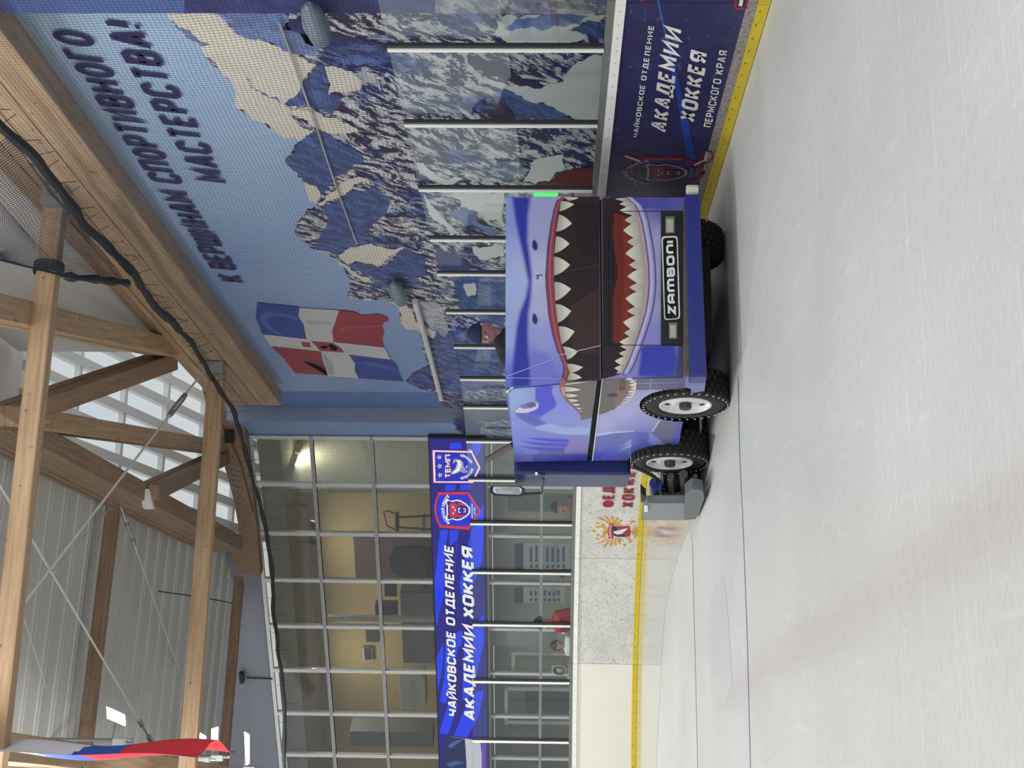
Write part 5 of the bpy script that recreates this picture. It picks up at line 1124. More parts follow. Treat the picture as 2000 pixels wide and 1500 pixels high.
for t, b0, b1 in (((1005, 195), (1085, 186), (1100, 216)), ((1040, 235), (1110, 205), (1130, 258)), ((1080, 360), (1168, 318), (1180, 404)), ((1100, 530), (1204, 478), (1212, 582)), ((1113, 710), (1226, 662), (1236, 762)), ((1113, 885), (1236, 838), (1242, 938)), ((1098, 1070), (1214, 1022), (1206, 1112)), ((1075, 1240), (1176, 1196), (1168, 1282)), ((1045, 1345), (1146, 1316), (1130, 1376)), ((1035, 1400), (1118, 1370), (1104, 1430))):
    tooth(f, PFr, *z1([b0, b1, t]), 4, S(206, 202, 190))
for t, b0, b1 in (((1040, 286), (1152, 242), (1170, 322)), ((1068, 440), (1192, 372), (1204, 514)), ((1085, 620), (1218, 542), (1230, 694)), ((1100, 798), (1240, 730), (1246, 872)), ((1085, 972), (1234, 905), (1224, 1060)), ((1068, 1158), (1204, 1098), (1186, 1238)), ((1038, 1312), (1160, 1258), (1140, 1346)), ((1003, 1460), (1100, 1420), (1086, 1500)), ((1000, 1515), (1072, 1490), (1060, 1545))):
    tooth(f, PFr, *z1([b0, b1, t]), 5)
for a_, b_ in (((1190, 673.5), (1340, 675)), ((1192, 413), (1292, 412))): line_px(f, PFr, [a_, b_], 1.3, S(40, 36, 52), 0.010)
f.build('lower_front_panel', PRINT, zam)['label'] = 'lower front panel printed with a red tongue and lower teeth'
def fbox(m_, x0, y0, x1, y1, d0, d1, mi=0, c=None):
    a, b = PFr(x0, y0), PFr(x1, y1); q = [PFr(x0, y0, d0), PFr(x1, y0, d0), PFr(x1, y1, d0), PFr(x0, y1, d0)]; m_.box8(q, [p-LL*(d1-d0) for p in q], mi, c)
f = MB(); fbox(f, 1184, 422, 1188, 672, 0.004, 0.012); fbox(f, 1191, 422, 1196, 672, 0.004, 0.016); f.build('hood_slot', BLACK, zam)
f = MB(); fbox(f, 1291, 413, 1333, 674, 0.005, 0.02); f.build('lamp_recess', BLACK, zam)
f = MB(); fbox(f, 1334, 400, 1346, 738, 0.0, 0.05); f.build('bumper_ledge', mat('worn_grey_metal', S(108, 100, 92), 0.5, 0.3, vary=(8, 0.3)), zam)
for x0, y0, x1, y1 in ((1299, 424, 1318, 457), (1306, 631, 1323, 663)):
    f = MB(); fbox(f, x0, y0, x1, y1, 0.02, 0.05); o = f.build('headlight', mat('lamp_housing_grey', S(120, 116, 108), 0.4), zam, bevel=0.012)
    f = MB(); fbox(f, x0+3, y0+4, x1-3, y1-4, 0.05, 0.058); f.build('headlight_lens', mat('headlight_lens', S(186, 180, 166), 0.15), o, bevel=0.008)
# name plate
f = MB(); pl4 = [(1293.5, 464), (1322, 463), (1326.5, 622), (1298.5, 624)]
def shr(k, off): 
    c = Vector((1310, 543)); return [PFr(*(c+(Vector(p)-c)*k), off) for p in pl4]
def rrect(pts, e=0.07):
    out = []
    for i in range(4):
        p, a, b = Vector(pts[i]), Vector(pts[i-1]), Vector(pts[(i+1) % 4]); ra = 6/max(1, (a-p).length); rb = 6/max(1, (b-p).length)
        A, B = p.lerp(a, min(0.4, ra)), p.lerp(b, min(0.4, rb)); out += [A, (A+B)/2*0.45+p*0.55, B]
    return [(q.x, q.y) for q in out]
def grow(pts, g): c = Vector((1310, 543)); return [(c.x+(x-c.x)*(1+g/14.0), c.y+(y-c.y)*(1+g/80.0)) for x, y in pts]
rp4 = rrect(pl4)
f.prism([PFr(x, y, 0.021) for x, y in grow(rp4, 1.5)], LL*-0.012, 0, S(228, 228, 226)); f.poly([PFr(x, y, 0.034) for x, y in grow(rp4, -0.8)], 0, S(18, 18, 22))
text3(f, 'ZAMBONI', PFr(1320.5, 614, 0.036), PFr(1316.5, 471, 0.036), PFr(1304.5, 615, 0.036), S(236, 236, 234), 0, t=0.27, gw=1.0, gap=0.2)
f.build('name_plate', PRINT, zam)
# bumper with roller
f = MB(); pb4 = [(1338, 379), (1367, 380), (1381, 735), (1349, 736)]
q0 = [PFr(x, y, 0.10) for x, y in pb4]; f.box8(q0, [p+LL*0.2 for p in q0]); f.build('front_bumper', WHITEB, zam, bevel=0.015)['label'] = 'dark blue steel bumper bar'
f = MB(); f.prism([PSd(x, y, 0.012) for x, y in ((1347, 737), (1379, 735), (1376, 764), (1350, 768))], LW_*0.05); f.build('bumper_return', mat('lavender_paint', S(112, 116, 176), 0.35), zam)
c0, c1 = PFr(1340, 371, 0.0), PFr(1364, 371, 0.0); f = MB(); f.tube([c0, c0.lerp(c1, 0.08), c0.lerp(c1, 0.92), c1], [0.035, 0.05, 0.05, 0.035], 16); f.build('guide_roller', mat('white_nylon', S(220, 216, 204), 0.5), zam, smooth=True)
# --- side, upper
f = MB()
sup = [(1006, 902), (1146, 900), (1165, 745), (992, 760)]
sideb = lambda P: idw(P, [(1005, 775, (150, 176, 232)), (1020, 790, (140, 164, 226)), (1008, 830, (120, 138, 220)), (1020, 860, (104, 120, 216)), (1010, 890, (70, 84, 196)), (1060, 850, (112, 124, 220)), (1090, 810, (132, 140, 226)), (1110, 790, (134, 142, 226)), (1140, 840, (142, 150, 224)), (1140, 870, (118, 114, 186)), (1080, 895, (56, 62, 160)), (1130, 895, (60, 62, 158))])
L_ = [(z8([(380, 300), (440, 285), (770, 262), (700, 330), (660, 390), (700, 500), (735, 580), (700, 640), (600, 700), (470, 790), (420, 780), (330, 770), (240, 720), (430, 640), (440, 560), (380, 520)]), (44, 44, 214), 2.5),
      (z8([(660, 280), (770, 262), (780, 380), (850, 500), (1000, 640), (1110, 730), (1130, 800), (1110, 850), (900, 900), (700, 900), (560, 870), (460, 800), (560, 730), (690, 650), (735, 580), (700, 480), (650, 380)]), (128, 138, 226), 2.0),
      (z8([(40, 715), (200, 720), (330, 760), (430, 790), (500, 860), (600, 890), (540, 900), (380, 940), (200, 860), (100, 790)]), (70, 76, 184), 3.0),
      (z8([(330, 960), (420, 940), (600, 885), (760, 935), (950, 958), (1265, 962), (1262, 1070), (1000, 1075), (800, 1065), (600, 1030), (440, 995)]), (150, 172, 228), 1.6),
      (z8([(230, 1125), (500, 1130), (940, 1150), (930, 1205), (600, 1190), (330, 1150)]), (34, 34, 206), 1.3), (z8([(140, 1178), (450, 1200), (930, 1215), (880, 1270), (560, 1262), (300, 1225)]), (34, 34, 206), 1.3), (z8([(100, 1255), (400, 1275), (850, 1290), (860, 1340), (560, 1345), (300, 1310)]), (44, 44, 190), 1.3),
      (z8([(870, 1090), (1240, 1085), (1225, 1385), (850, 1385), (860, 1300), (940, 1200)]), (122, 116, 190), 1.5),
      (z8([(0, 1392), (1225, 1388), (1220, 1520), (40, 1520)]), (58, 62, 166), 2.5)]
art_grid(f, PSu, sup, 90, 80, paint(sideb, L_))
lay(f, PSu, z8([(860, 205), (1385, 200), (1345, 500), (1300, 800), (1110, 842), (1130, 770), (1080, 690), (960, 570), (870, 450), (835, 300)]), S(94, 84, 82), 1)
lay(f, PSu, z8([(790, 190), (770, 270), (785, 380), (840, 480), (930, 575), (1050, 680), (1115, 735), (1138, 790), (1112, 842), (1120, 780), (1080, 700), (960, 580), (900, 500), (862, 400), (850, 300), (880, 190)]), LIP, 2); lay(f, PSu, z8([(800, 300), (815, 390), (870, 490), (860, 400), (835, 300)]), S(206, 150, 160), 2.5)
for t, b0, b1 in (((1235, 216), (862, 240), (858, 268)), ((1128, 341), (850, 292), (862, 378)), ((1082, 435), (864, 402), (894, 472)), ((1085, 514), (900, 490), (944, 552)), ((1116, 580), (968, 566), (1024, 612)), ((1132, 644), (1050, 628), (1074, 668)), ((1142, 690), (1096, 680), (1116, 702))): tooth(f, PSu, *z8([b0, b1, t]), 3, S(232, 228, 212))
lay(f, PSu, z8([(40, 712), (80, 660), (130, 622), (280, 560), (360, 528), (415, 550), (432, 600), (420, 640), (370, 675), (250, 715), (120, 720)]), S(206, 204, 228), 2); lay(f, PSu, z8([(130, 626), (230, 575), (350, 542), (398, 565), (395, 605), (310, 635), (190, 642)]), S(120, 106, 190), 3); lay(f, PSu, z8([(230, 600), (330, 560), (375, 572), (370, 610), (300, 625)]), S(60, 50, 140), 3.5); lay(f, PSu, z8([(130, 628), (190, 645), (320, 634), (395, 604), (380, 620), (300, 645), (180, 652)]), S(170, 110, 130), 3.6)
lay(f, PSu, z8([(0, 868), (40, 868), (40, 880), (0, 880)]), S(232, 232, 240), 2)
f.build('upper_side_panel', PRINT, zam)['label'] = 'upper side panel printed with the shark eye and gills'
# body volume behind the panels
f = MB(); e = 0.006
q = [PFr(987, 757), PFr(1173, 742), PFr(1171, 384), PFr(988, 384)]
r = [PSu(1006, 902), PSu(1146, 900)]; r += [zl_(3.0, WV, r[1].z), zl_(3.0, WV, r[0].z)]
q[1] = PSu(1165, 745); nn = PSu.n; q[0] -= nn*e; q[1] -= nn*e; r[0] -= nn*e; r[1] -= nn*e; q = [p+LL*e for p in q]
f.box8(q, r); f.build('snow_tank', mat('blue_tank_body', S(92, 106, 196), 0.4), zam)
f = MB(); f.box8([zl_(0.02, 0.03, 1.28), zl_(2.95, 0.03, 1.28), zl_(2.95, WV-0.03, 1.28), zl_(0.02, WV-0.03, 1.28)], [zl_(0.02, 0.03, 1.37), zl_(2.95, 0.03, 1.37), zl_(2.95, WV-0.03, 1.37), zl_(0.02, WV-0.03, 1.37)]); f.build('tank_gap', INN, zam)
# --- side, lower
f = MB()
slo = [(1158, 900), (1340, 898), (1380, 737), (1177, 741)]
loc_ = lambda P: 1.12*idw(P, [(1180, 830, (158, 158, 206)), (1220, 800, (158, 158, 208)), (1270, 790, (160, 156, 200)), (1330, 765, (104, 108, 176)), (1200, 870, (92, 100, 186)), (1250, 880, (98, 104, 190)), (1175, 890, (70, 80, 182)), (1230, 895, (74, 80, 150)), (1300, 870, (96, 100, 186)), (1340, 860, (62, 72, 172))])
LB_ = [(z2([(840, 690), (900, 672), (1000, 660), (1150, 648), (1270, 660), (1330, 710), (1400, 775), (1380, 900), (820, 900)]), (84, 92, 180), 1.5), (z2([(850, 668), (1000, 652), (1150, 645), (1150, 652), (1000, 664), (846, 690)]), (190, 190, 232), 0.8),
       (z2([(1285, 655), (1350, 560), (1485, 580), (1440, 765), (1395, 775), (1330, 705)]), (92, 90, 130), 1.0), (z2([(1485, 575), (1570, 572), (1510, 775), (1438, 768)]), (64, 74, 172), 0.8), (z2([(1290, 650), (1350, 560), (1360, 566), (1302, 655)]), (190, 188, 220), 0.6),
       (z2([(1090, 740), (1130, 715), (1130, 770), (1080, 790), (900, 860), (930, 830)]), (150, 154, 206), 2.0), (z2([(830, 800), (1000, 780), (1130, 740), (1000, 830), (830, 875)]), (70, 84, 196), 4.0), (z2([(1270, 660), (1340, 700), (1405, 775), (1330, 770), (1270, 740)]), (120, 124, 206), 2.0)]
arch = lambda x, y: ((x-1338)/90)**2+((y-792)/33)**2 < 1 or ((x-1306)/82)**2+((y-908)/40)**2 < 1 or (y > 770 and x > 1340) or (y > 800 and x > 1338-(y-800)*0.2)
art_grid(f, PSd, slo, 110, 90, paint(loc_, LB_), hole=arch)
lay(f, PSd, z2([(905, 235), (1050, 222), (1100, 218), (1110, 240), (1130, 300), (1110, 350), (1060, 420), (1000, 480), (880, 522)]), S(90, 80, 76), 1); lay(f, PSd, z2([(1040, 240), (1100, 240), (1125, 300), (1105, 350), (1060, 420), (1000, 470), (1000, 400)]), S(122, 92, 80), 1.5)
lay(f, PSd, [(1196+10*math.cos(t*0.5236), 772.5+3.2*math.sin(t*0.5236)) for t in range(12)], S(8, 8, 10), 2.5)
gl_ = z2([(1075, 218), (1140, 238), (1180, 275), (1172, 320), (1155, 362), (1125, 400), (1090, 432), (1040, 462), (985, 490), (930, 512)])
for k in range(17):
    t = k/16*(len(gl_)-1.001); i = int(t); p = Vector(gl_[i]).lerp(Vector(gl_[i+1]), t-i); d = (Vector(gl_[i+1])-Vector(gl_[i])).normalized(); ln = 20*(1-0.65*k/16); wd_ = 4.2*(1-0.45*k/16)
    n_ = Vector((-1.0, 0.0+0.10*(k/16))).normalized(); tooth(f, PSd, tuple(p-d*wd_), tuple(p+d*wd_), tuple(p+n_*ln*(1 if k % 2 == 0 else 0.7)), 3+0.2*(k % 2), S(232, 224, 200), S(214, 204, 176))
for ya, yb in ((0, 1),):
    for gx0, gx1, r0 in ((1045, 1120, 235), (1178, 1284, 228), (1296, 1556, 226)):
        x = gx0
        while x < gx1:
            for rr in range(4):
                y0 = r0+rr*25-(4 if rr > 1 else 0)+ (8 if rr > 1 else 0)
                if not (gx0 == 1045 and x > 1095): lay(f, PSd, z2([(x-rr*3, y0), (x+7-rr*3, y0), (x+6-rr*3, y0+21), (x-1-rr*3, y0+21)]), S(16, 14, 18), 4)
            x += 14
lay(f, PSd, z2([(903, 236), (910, 236), (832, 880), (824, 880)]), S(226, 226, 236), 4)
f.build('lower_side_panel', PRINT, zam)['label'] = 'lower side panel with vent slots and small printed teeth'
f = MB(); f.box8([zl_(0.01, 0.006, 0.95), zl_(3.0, 0.006, 0.95), zl_(3.0, WV, 0.95), zl_(0.01, WV, 0.95)], [zl_(0.01, 0.006, 1.285), zl_(3.0, 0.006, 1.285), zl_(3.0, WV, 1.285), zl_(0.01, WV, 1.285)])
f.box8([zl_(0.02, 0.28, 0.42), zl_(3.0, 0.28, 0.42), zl_(3.0, WV-0.28, 0.42), zl_(0.02, WV-0.28, 0.42)], [zl_(0.02, 0.28, 0.95), zl_(3.0, 0.28, 0.95), zl_(3.0, WV-0.28, 0.95), zl_(0.02, WV-0.28, 0.95)])
f.box8([zl_(0.006, 0.006, 0.48), zl_(0.3, 0.006, 0.48), zl_(0.3, WV-0.006, 0.48), zl_(0.006, WV-0.006, 0.48)], [zl_(0.006, 0.006, 0.95), zl_(0.3, 0.006, 0.95), zl_(0.3, WV-0.006, 0.95), zl_(0.006, WV-0.006, 0.95)])
f.build('chassis', mat('chassis_blue', S(44, 50, 120), 0.45), zam)
f = MB(); f.box8([zl_(0.3, 0.4, 0.22), zl_(3.3, 0.4, 0.22), zl_(3.3, WV-0.4, 0.22), zl_(0.3, WV-0.4, 0.22)], [zl_(0.3, 0.4, 0.42), zl_(3.3, 0.4, 0.42), zl_(3.3, WV-0.4, 0.42), zl_(0.3, WV-0.4, 0.42)]); f.build('underbody', INN, zam)
# --- rear tank and cab wall
f = MB(); b0 = -0.15; a0 = 3.02; zt, zb_ = 2.19, 0.86
f.box8([zl_(a0, b0, zb_), zl_(3.62, b0, zb_), zl_(3.62, WV+0.1, zb_), zl_(a0, WV+0.1, zb_)], [zl_(a0, b0, zt), zl_(3.62, b0, zt), zl_(3.62, WV+0.1, zt), zl_(a0, WV+0.1, zt)]); f.build('water_tank', NAVYB, zam, bevel=0.03)['label'] = 'navy rear tank box'
f = MB(); PSr = Plane(zl_(0, b0-0.001, 0), LW_); f.box8([PSr(1045, 922, 0.0), PSr(1050, 922, 0.0), PSr(1050, 928, 0.0), PSr(1045, 928, 0.0)], [PSr(1045, 922, 0.012), PSr(1050, 922, 0.012), PSr(1050, 928, 0.012), PSr(1045, 928, 0.012)]); f.build('side_marker', WHITEM, zam)
f = MB(); h = [PSr(1052, 923+t, 0.02+0.02*math.sin(t/14*math.pi)) for t in range(0, 15, 2)]; f.tube([PSr(1052+t*1.4, 924+math.sin(t/9)*3, 0.02) for t in range(0, 10)], 0.008, 6); f.build('grab_handle', BLACK, zam)
p = PSu(993, 764, 0.02); f = MB(); f.tube([p, PSu(997, 758, 0.02), PSu(1003, 756, 0.02)], 0.009, 6); f.ball(p, 0.026, 8); f.build('hood_hinge', STEEL, zam)
# --- wheels
TYRE = mat('black_tyre', S(30, 29, 30), 0.75, bump=(40, 0.2)); RIMM = mat('white_rim', S(222, 220, 220), 0.35, vary=(6, 0.12)); STUD = mat('steel_stud', S(200, 200, 198), 0.3, 0.5)
def wheel(a, b_out, sgn):
    """sgn -1: left side of the machine; b_out is the outer face"""
    R_, wd = 0.435, 0.30; c = zl_(a, b_out-sgn*wd/2, R_+0.003); ax = LW_*sgn
    f = MB(); h = wd/2
    prof = [(0.25, -h+0.03), (0.30, -h), (0.37, -h+0.005), (0.405, -h+0.03), (0.418, -h+0.07), (0.418, h-0.07), (0.405, h-0.03), (0.37, h-0.005), (0.30, h), (0.25, h-0.03)]
    f.lathe(prof, c, ax, 48); o = f.build('wheel', TYRE, zam, smooth=True)
    f = MB(); u = LL; v = Vector((0, 0, 1))
    for k in range(34):
        for row in range(4):
            t = 2*math.pi*(k+(0.5 if row % 2 else 0))/34; e = u*math.cos(t)+v*math.sin(t); tg = -u*math.sin(t)+v*math.cos(t); x0 = -h+0.012+row*0.071
            f.obox(c+e*0.408+ax*x0-tg*0.026, tg*(0.048+0.008*random.random()), ax*0.058, e*0.026)
    f.build('tread_blocks', TYRE, o)
    f = MB()
    for k in range(34):
        t = 2*math.pi*(k+0.25)/34; e = u*math.cos(t)+v*math.sin(t); tg = -u*math.sin(t)+v*math.cos(t)
        f.obox(c+e*0.412+ax*(h-0.004)-tg*0.012, tg*0.022, ax*0.008, e*0.014)
    f.build('tyre_studs', STUD, o)['kind'] = 'stuff'
    f = MB(); f.lathe([(0.255, -h+0.05), (0.262, h-0.012), (0.25, h-0.006), (0.238, h-0.03), (0.215, h-0.05), (0.15, h-0.045), (0.11, h-0.03), (0.10, h-0.035), (0, h-0.035)], c, ax, 40); f.build('rim', RIMM, o, smooth=True)
    f = MB(); f.lathe([(0.0, h+0.02), (0.055, h+0.02), (0.062, h+0.01), (0.062, h-0.05)], c, ax, 16); f.build('hub_cap', DARKM, o, smooth=True)
    for k in range(5):
        t = 2*math.pi*k/5; p = c+(u*math.cos(t)+v*math.sin(t))*0.18+ax*(h-0.045); f = MB(); f.lathe([(0, -0.004), (0.022, -0.004), (0.028, 0.002), (0.0, 0.006)], p, ax, 10); f.build('rim_hole', BLACK, o)
wheel(0.90, -0.015, -1); wheel(2.74, -0.10, -1); wheel(0.90, WV+0.02, 1); wheel(2.74, WV+0.10, 1)
# --- conditioner behind
CB = mat('grey_plastic_cover', S(126, 130, 134), 0.45); PSc = Plane(zl_(0, -0.42, 0), LW_); PS1 = Plane(zl_(0, -0.2, 0), LW_)
f = MB(); aa, ab = 3.05, 3.75
pf = [(1264, 983), (1257, 990), (1254, 1015), (1340, 1016), (1344, 983)]
qs = [PSc(x, y) for x, y in pf]; f.prism(qs, LW_*0.09); f.build('conditioner_cover', CB, zam, bevel=0.02)['label'] = 'grey box cover of the ice conditioner'
f = MB(); f.prism([PSc(x, y, 0.02) for x, y in ((1338, 966), (1352, 954), (1372, 958), (1376, 972), (1366, 1000), (1358, 1014), (1338, 1015))], LW_*0.12); f.build('conditioner_skid', mat('darker_grey_plastic', S(98, 100, 104), 0.5), zam, bevel=0.015)
f = MB(); f.prism([PSc(x, y, 0.021) for x, y in ((1258, 988), (1265, 988), (1265, 1000), (1258, 1000))], LW_*0.01); f.build('white_sticker', WHITEM, zam)
f = MB(); f.prism([PS1(x, y) for x, y in ((1296, 962), (1291, 985), (1294, 1008), (1360, 1006), (1364, 962))], LW_*2.2); f.build('blade_carrier', mat('dark_worn_steel', S(58, 55, 50), 0.5, 0.3, vary=(7, 0.4)), zam)
f = MB(); f.box8([zl_(2.95, 0.15, 0.08), zl_(3.3, 0.15, 0.08), zl_(3.3, WV, 0.08), zl_(2.95, WV, 0.08)], [zl_(2.95, 0.15, 0.6), zl_(3.3, 0.15, 0.6), zl_(3.3, WV, 0.6), zl_(2.95, WV, 0.6)]); f.build('blade_assembly', mat('dirty_steel', S(66, 62, 54), 0.6, 0.2, vary=(9, 0.4)), zam)
PS1 = Plane(zl_(0, -0.2, 0), LW_)
f = MB(); f.tube([PS1(1238, 912), PS1(1262, 922), PS1(1279, 932), PS1(1282, 945)], 0.022, 8); f.build('hydraulic_hose', BLACK, zam, smooth=True)
f = MB(); f.tube([PS1(1281, 944), PS1(1283, 970)], 0.075, 14); f.tube([PS1(1272, 952), PS1(1296, 954)], 0.05, 10); f.build('hydraulic_cylinder', WHITEB, zam, smooth=True)
f = MB(); f.tube([PS1(1310, 930), PS1(1312, 968)], 0.04, 10); f.tube([PS1(1335, 926), PS1(1338, 968)], 0.05, 10); f.tube([PS1(1358, 930), PS1(1360, 962)], 0.03, 10); f.build('lift_arms', mat('dark_lift_steel', S(86, 82, 76), 0.45, 0.5), zam, smooth=True)
f = MB(); f.prism([PSc(x, y, 0.01) for x, y in ((1251, 962), (1262, 972), (1262, 978), (1252, 982))], LW_*0.1); f.build('mounting_lug', BLACK, zam)
# --- mirror and bar above the rear
PSm = Plane(zl_(0, -0.25, 0), LW_)
f = MB(); mo = [(957, 951), (960, 948.5), (1000, 948), (1018, 949.5), (1025, 954), (1025, 963), (1020, 967.5), (990, 967), (965, 966), (957, 961)]
f.prism([PSm(x, y) for x, y in mo], LL*0.05); o = f.build('side_mirror', BLACK, zam, bevel=0.006)
f = MB(); cc = Vector((990, 957.5)); f.prism([PSm(*(cc+(Vector(p)-cc)*0.82))-LL*0.004 for p in mo], LL*0.01); f.build('mirror_glass', mat('mirror_glass', (0.85, 0.87, 0.9, 1), 0.04, 1.0), o)
f = MB(); f.tube([PSm(1022, 965), PSm(1058, 963), PSm(1060, 948), PSm(1062, 935)], 0.014, 8); f.build('mirror_arm', BLACK, o)
f = MB(); f.tube([PSd(951, 898), PSd(975, 884), PSd(1003, 868)], 0.035, 8); f.build('raised_bar', mat('dark_brown_bar', S(70, 56, 48), 0.5), zam)

# ================================================================== PEOPLE
def skin_obj(name, verts, edges, rad, m, parent=None, loc=None, sub=2, root=0):
    me = bpy.data.meshes.new(name); me.from_pydata([tuple(v) for v in verts], edges, []); me.materials.append(m)
    o = bpy.data.objects.new(name, me); COL.objects.link(o)
    md = o.modifiers.new('skin', 'SKIN'); md.use_smooth_shade = True
    for k, r in enumerate(rad):
        sv = me.skin_vertices[0].data[k]; sv.radius = (r, r) if not isinstance(r, tuple) else r; sv.use_root = (k == root)
    sb = o.modifiers.new('smooth', 'SUBSURF'); sb.levels = sub; sb.render_levels = sub
    if parent: o.parent = parent
    return o
def person(loc, yaw, h, label, jacket, trousers, hair, skin=S(206, 160, 132), seated=False, headturn=0.0, hat=None, hood=None, lean=0.0, headpitch=0.0, hs=1.2, side=0.0):
    """figure facing +y before turning by yaw; h = standing height"""
    k = h/1.75
    J = {}; V = []; E_ = []; Rd = []
    def add(n, p, r, par=None):
        J[n] = len(V); V.append(Vector(p)*k); Rd.append(tuple(x*k for x in r) if isinstance(r, tuple) else r*k)
        if par is not None: E_.append((J[par], J[n]))
    zh = 0.95
    dz = 0.0
    add('pelvis', (0, 0, zh), (0.15, 0.11)); add('waist', (0, 0.02*lean, zh+0.18), (0.145, 0.10), 'pelvis'); add('chest', (0, 0.16*lean, zh+0.38), (0.13, 0.09), 'waist'); add('neck0', (side*0.6, 0.24*lean, zh+0.50), (0.062, 0.056), 'chest'); add('neck', (side, 0.27*lean, zh+0.57), 0.052, 'neck0')
    add('head0', (side, 0.27*lean+0.02*hs, zh+0.57+0.07*hs), (0.066*hs, 0.074*hs), 'neck'); add('head1', (side, 0.27*lean+0.025*hs, zh+0.57+0.13*hs), (0.078*hs, 0.095*hs), 'head0'); add('head2', (side, 0.27*lean+0.01*hs, zh+0.57+0.195*hs), (0.066*hs, 0.08*hs), 'head1')
    for s, n in ((-1, 'l'), (1, 'r')):
        add('sh'+n, (s*0.19, 0.2*lean, zh+0.47), 0.045, 'neck0')
        el = (s*0.25, 0.12*lean+(0.12 if seated else -0.02), zh+0.20); wr = (s*0.22, 0.40 if seated else 0.12+0.1*lean, zh+0.10 if seated else zh-0.02)
        add('el'+n, el, 0.046, 'sh'+n); add('wr'+n, wr, 0.032, 'el'+n)
        dr = (Vector(wr)-Vector(el)).normalized(); hp = Vector(wr)+dr*0.08; add('pm'+n, hp, (0.036, 0.02), 'wr'+n)
        for q in range(4):
            o = Vector((s*0.0+(-0.027+0.018*q), 0, 0)); b = hp+o+dr*0.045; add('f%d%s' % (q, n), b, 0.0095, 'pm'+n); add('g%d%s' % (q, n), b+dr*(0.04-0.004*abs(q-1.5))+Vector((0, 0.0, -0.018)), 0.008, 'f%d%s' % (q, n))
        tb = Vector(wr)+dr*0.04+Vector((-s*0.035, 0.01, 0.0)); add('t'+n, tb, 0.011, 'wr'+n); add('u'+n, tb+dr*0.04+Vector((-s*0.006, 0, -0.012)), 0.009, 't'+n)
        if seated:
            add('hp'+n, (s*0.10, 0.02, zh-0.05), 0.095, 'pelvis'); add('kn'+n, (s*0.12, 0.44, zh-0.02), 0.062, 'hp'+n); add('an'+n, (s*0.12, 0.46, zh-0.43), 0.042, 'kn'+n); add('to'+n, (s*0.13, 0.60, zh-0.47), 0.038, 'an'+n)
        else:
            add('hp'+n, (s*0.10, 0, zh-0.07), 0.095, 'pelvis'); add('kn'+n, (s*0.11, 0.02, zh-0.46), 0.06, 'hp'+n); add('an'+n, (s*0.11, -0.01, zh-0.86), 0.042, 'kn'+n); add('to'+n, (s*0.12, 0.14, zh-0.91), 0.038, 'an'+n)
    # the head turns and nods on the neck
    c = V[J['neck']]; Rt = Matrix.Rotation(headturn, 3, 'Z') @ Matrix.Rotation(headpitch, 3, 'X')
    for n in ('head0', 'head1', 'head2'): V[J[n]] = c+Rt @ (V[J[n]]-c)
    body = skin_obj('person', V, E_, Rd, mat('skin%d' % int(skin[0]*1000), skin, 0.5))
    body.location = loc; body.rotation_euler = (0, 0, yaw); tag(body, label, 'person')
    def H(x, y, z): return c+Rt @ (Vector((x, y+0.015, z))*k*hs)
    def sub(name, f, m, smooth=True): o = f.build(name, m, body, smooth, world=False); return o
    f = MB(); f.tube([H(0, 0.092, 0.135), H(0, 0.112, 0.105), H(0, 0.09, 0.095)], [0.008*k, 0.016*k, 0.006*k], 8); sub('nose', f, body.data.materials[0])
    f = MB()
    for s in (-1, 1): f.ball(H(s*0.032, 0.083, 0.13), 0.011*k, 6)
    sub('eyes', f, mat('eye_dark', S(40, 30, 28), 0.2))
    f = MB(); f.tube([H(-0.025, 0.086, 0.062), H(0, 0.094, 0.06), H(0.025, 0.086, 0.062)], 0.006*k, 6); sub('mouth', f, mat('lips', S(160, 92, 84), 0.5))
    f = MB()
    for s in (-1, 1): f.ball(H(s*0.08, 0.0, 0.11), 0.024*k, 6, sc=(0.45, 0.8, 1.2)); f.tube([H(s*0.05, 0.09, 0.155), H(s*0.018, 0.097, 0.157)], 0.004*k, 5)
    sub('ears_and_brows', f, mat('skin%d' % int(skin[0]*1000), skin, 0.5))
    jt = ['pelvis', 'waist', 'chest', 'neck0', 'shl', 'ell', 'wrl', 'shr', 'elr', 'wrr', 'neck']
    ix = {n: i for i, n in enumerate(jt)}; jv = [V[J[n]] for n in jt]
    je = [(0, 1), (1, 2), (2, 3), (3, 4), (4, 5), (5, 6), (3, 7), (7, 8), (8, 9), (3, 10)]
    jr = [(0.19*k, 0.155*k), (0.185*k, 0.15*k), (0.205*k, 0.16*k), (0.135*k, 0.12*k), 0.10*k, 0.075*k, 0.056*k, 0.10*k, 0.075*k, 0.056*k, (0.088*k, 0.088*k)]
    jv[3] = jv[3]+Vector((0, 0, 0.01)); jv[10] = jv[10]+Vector((0, 0, 0.03*k))
    jv[0] = jv[0]+Vector((0, 0, -0.06*k)); skin_obj('jacket', jv, je, jr, jacket, body)
    tn = ['pelvis', 'hpl', 'knl', 'anl', 'hpr', 'knr', 'anr']; tv = [V[J[n]] for n in tn]
    skin_obj('trousers', tv, [(0, 1), (1, 2), (2, 3), (0, 4), (4, 5), (5, 6)], [(0.17*k, 0.13*k), 0.115*k, 0.085*k, 0.065*k, 0.115*k, 0.085*k, 0.065*k], trousers, body)
    f = MB()
    for n in ('l', 'r'):
        a, b = V[J['an'+n]], V[J['to'+n]]; f.tube([a+Vector((0, -0.06, -0.03))*k, a.lerp(b, 0.5), b+Vector((0, 0.05, 0))*k], [0.05*k, 0.056*k, 0.04*k], 10)
    sub('shoes', f, BLACK)
    f = MB()
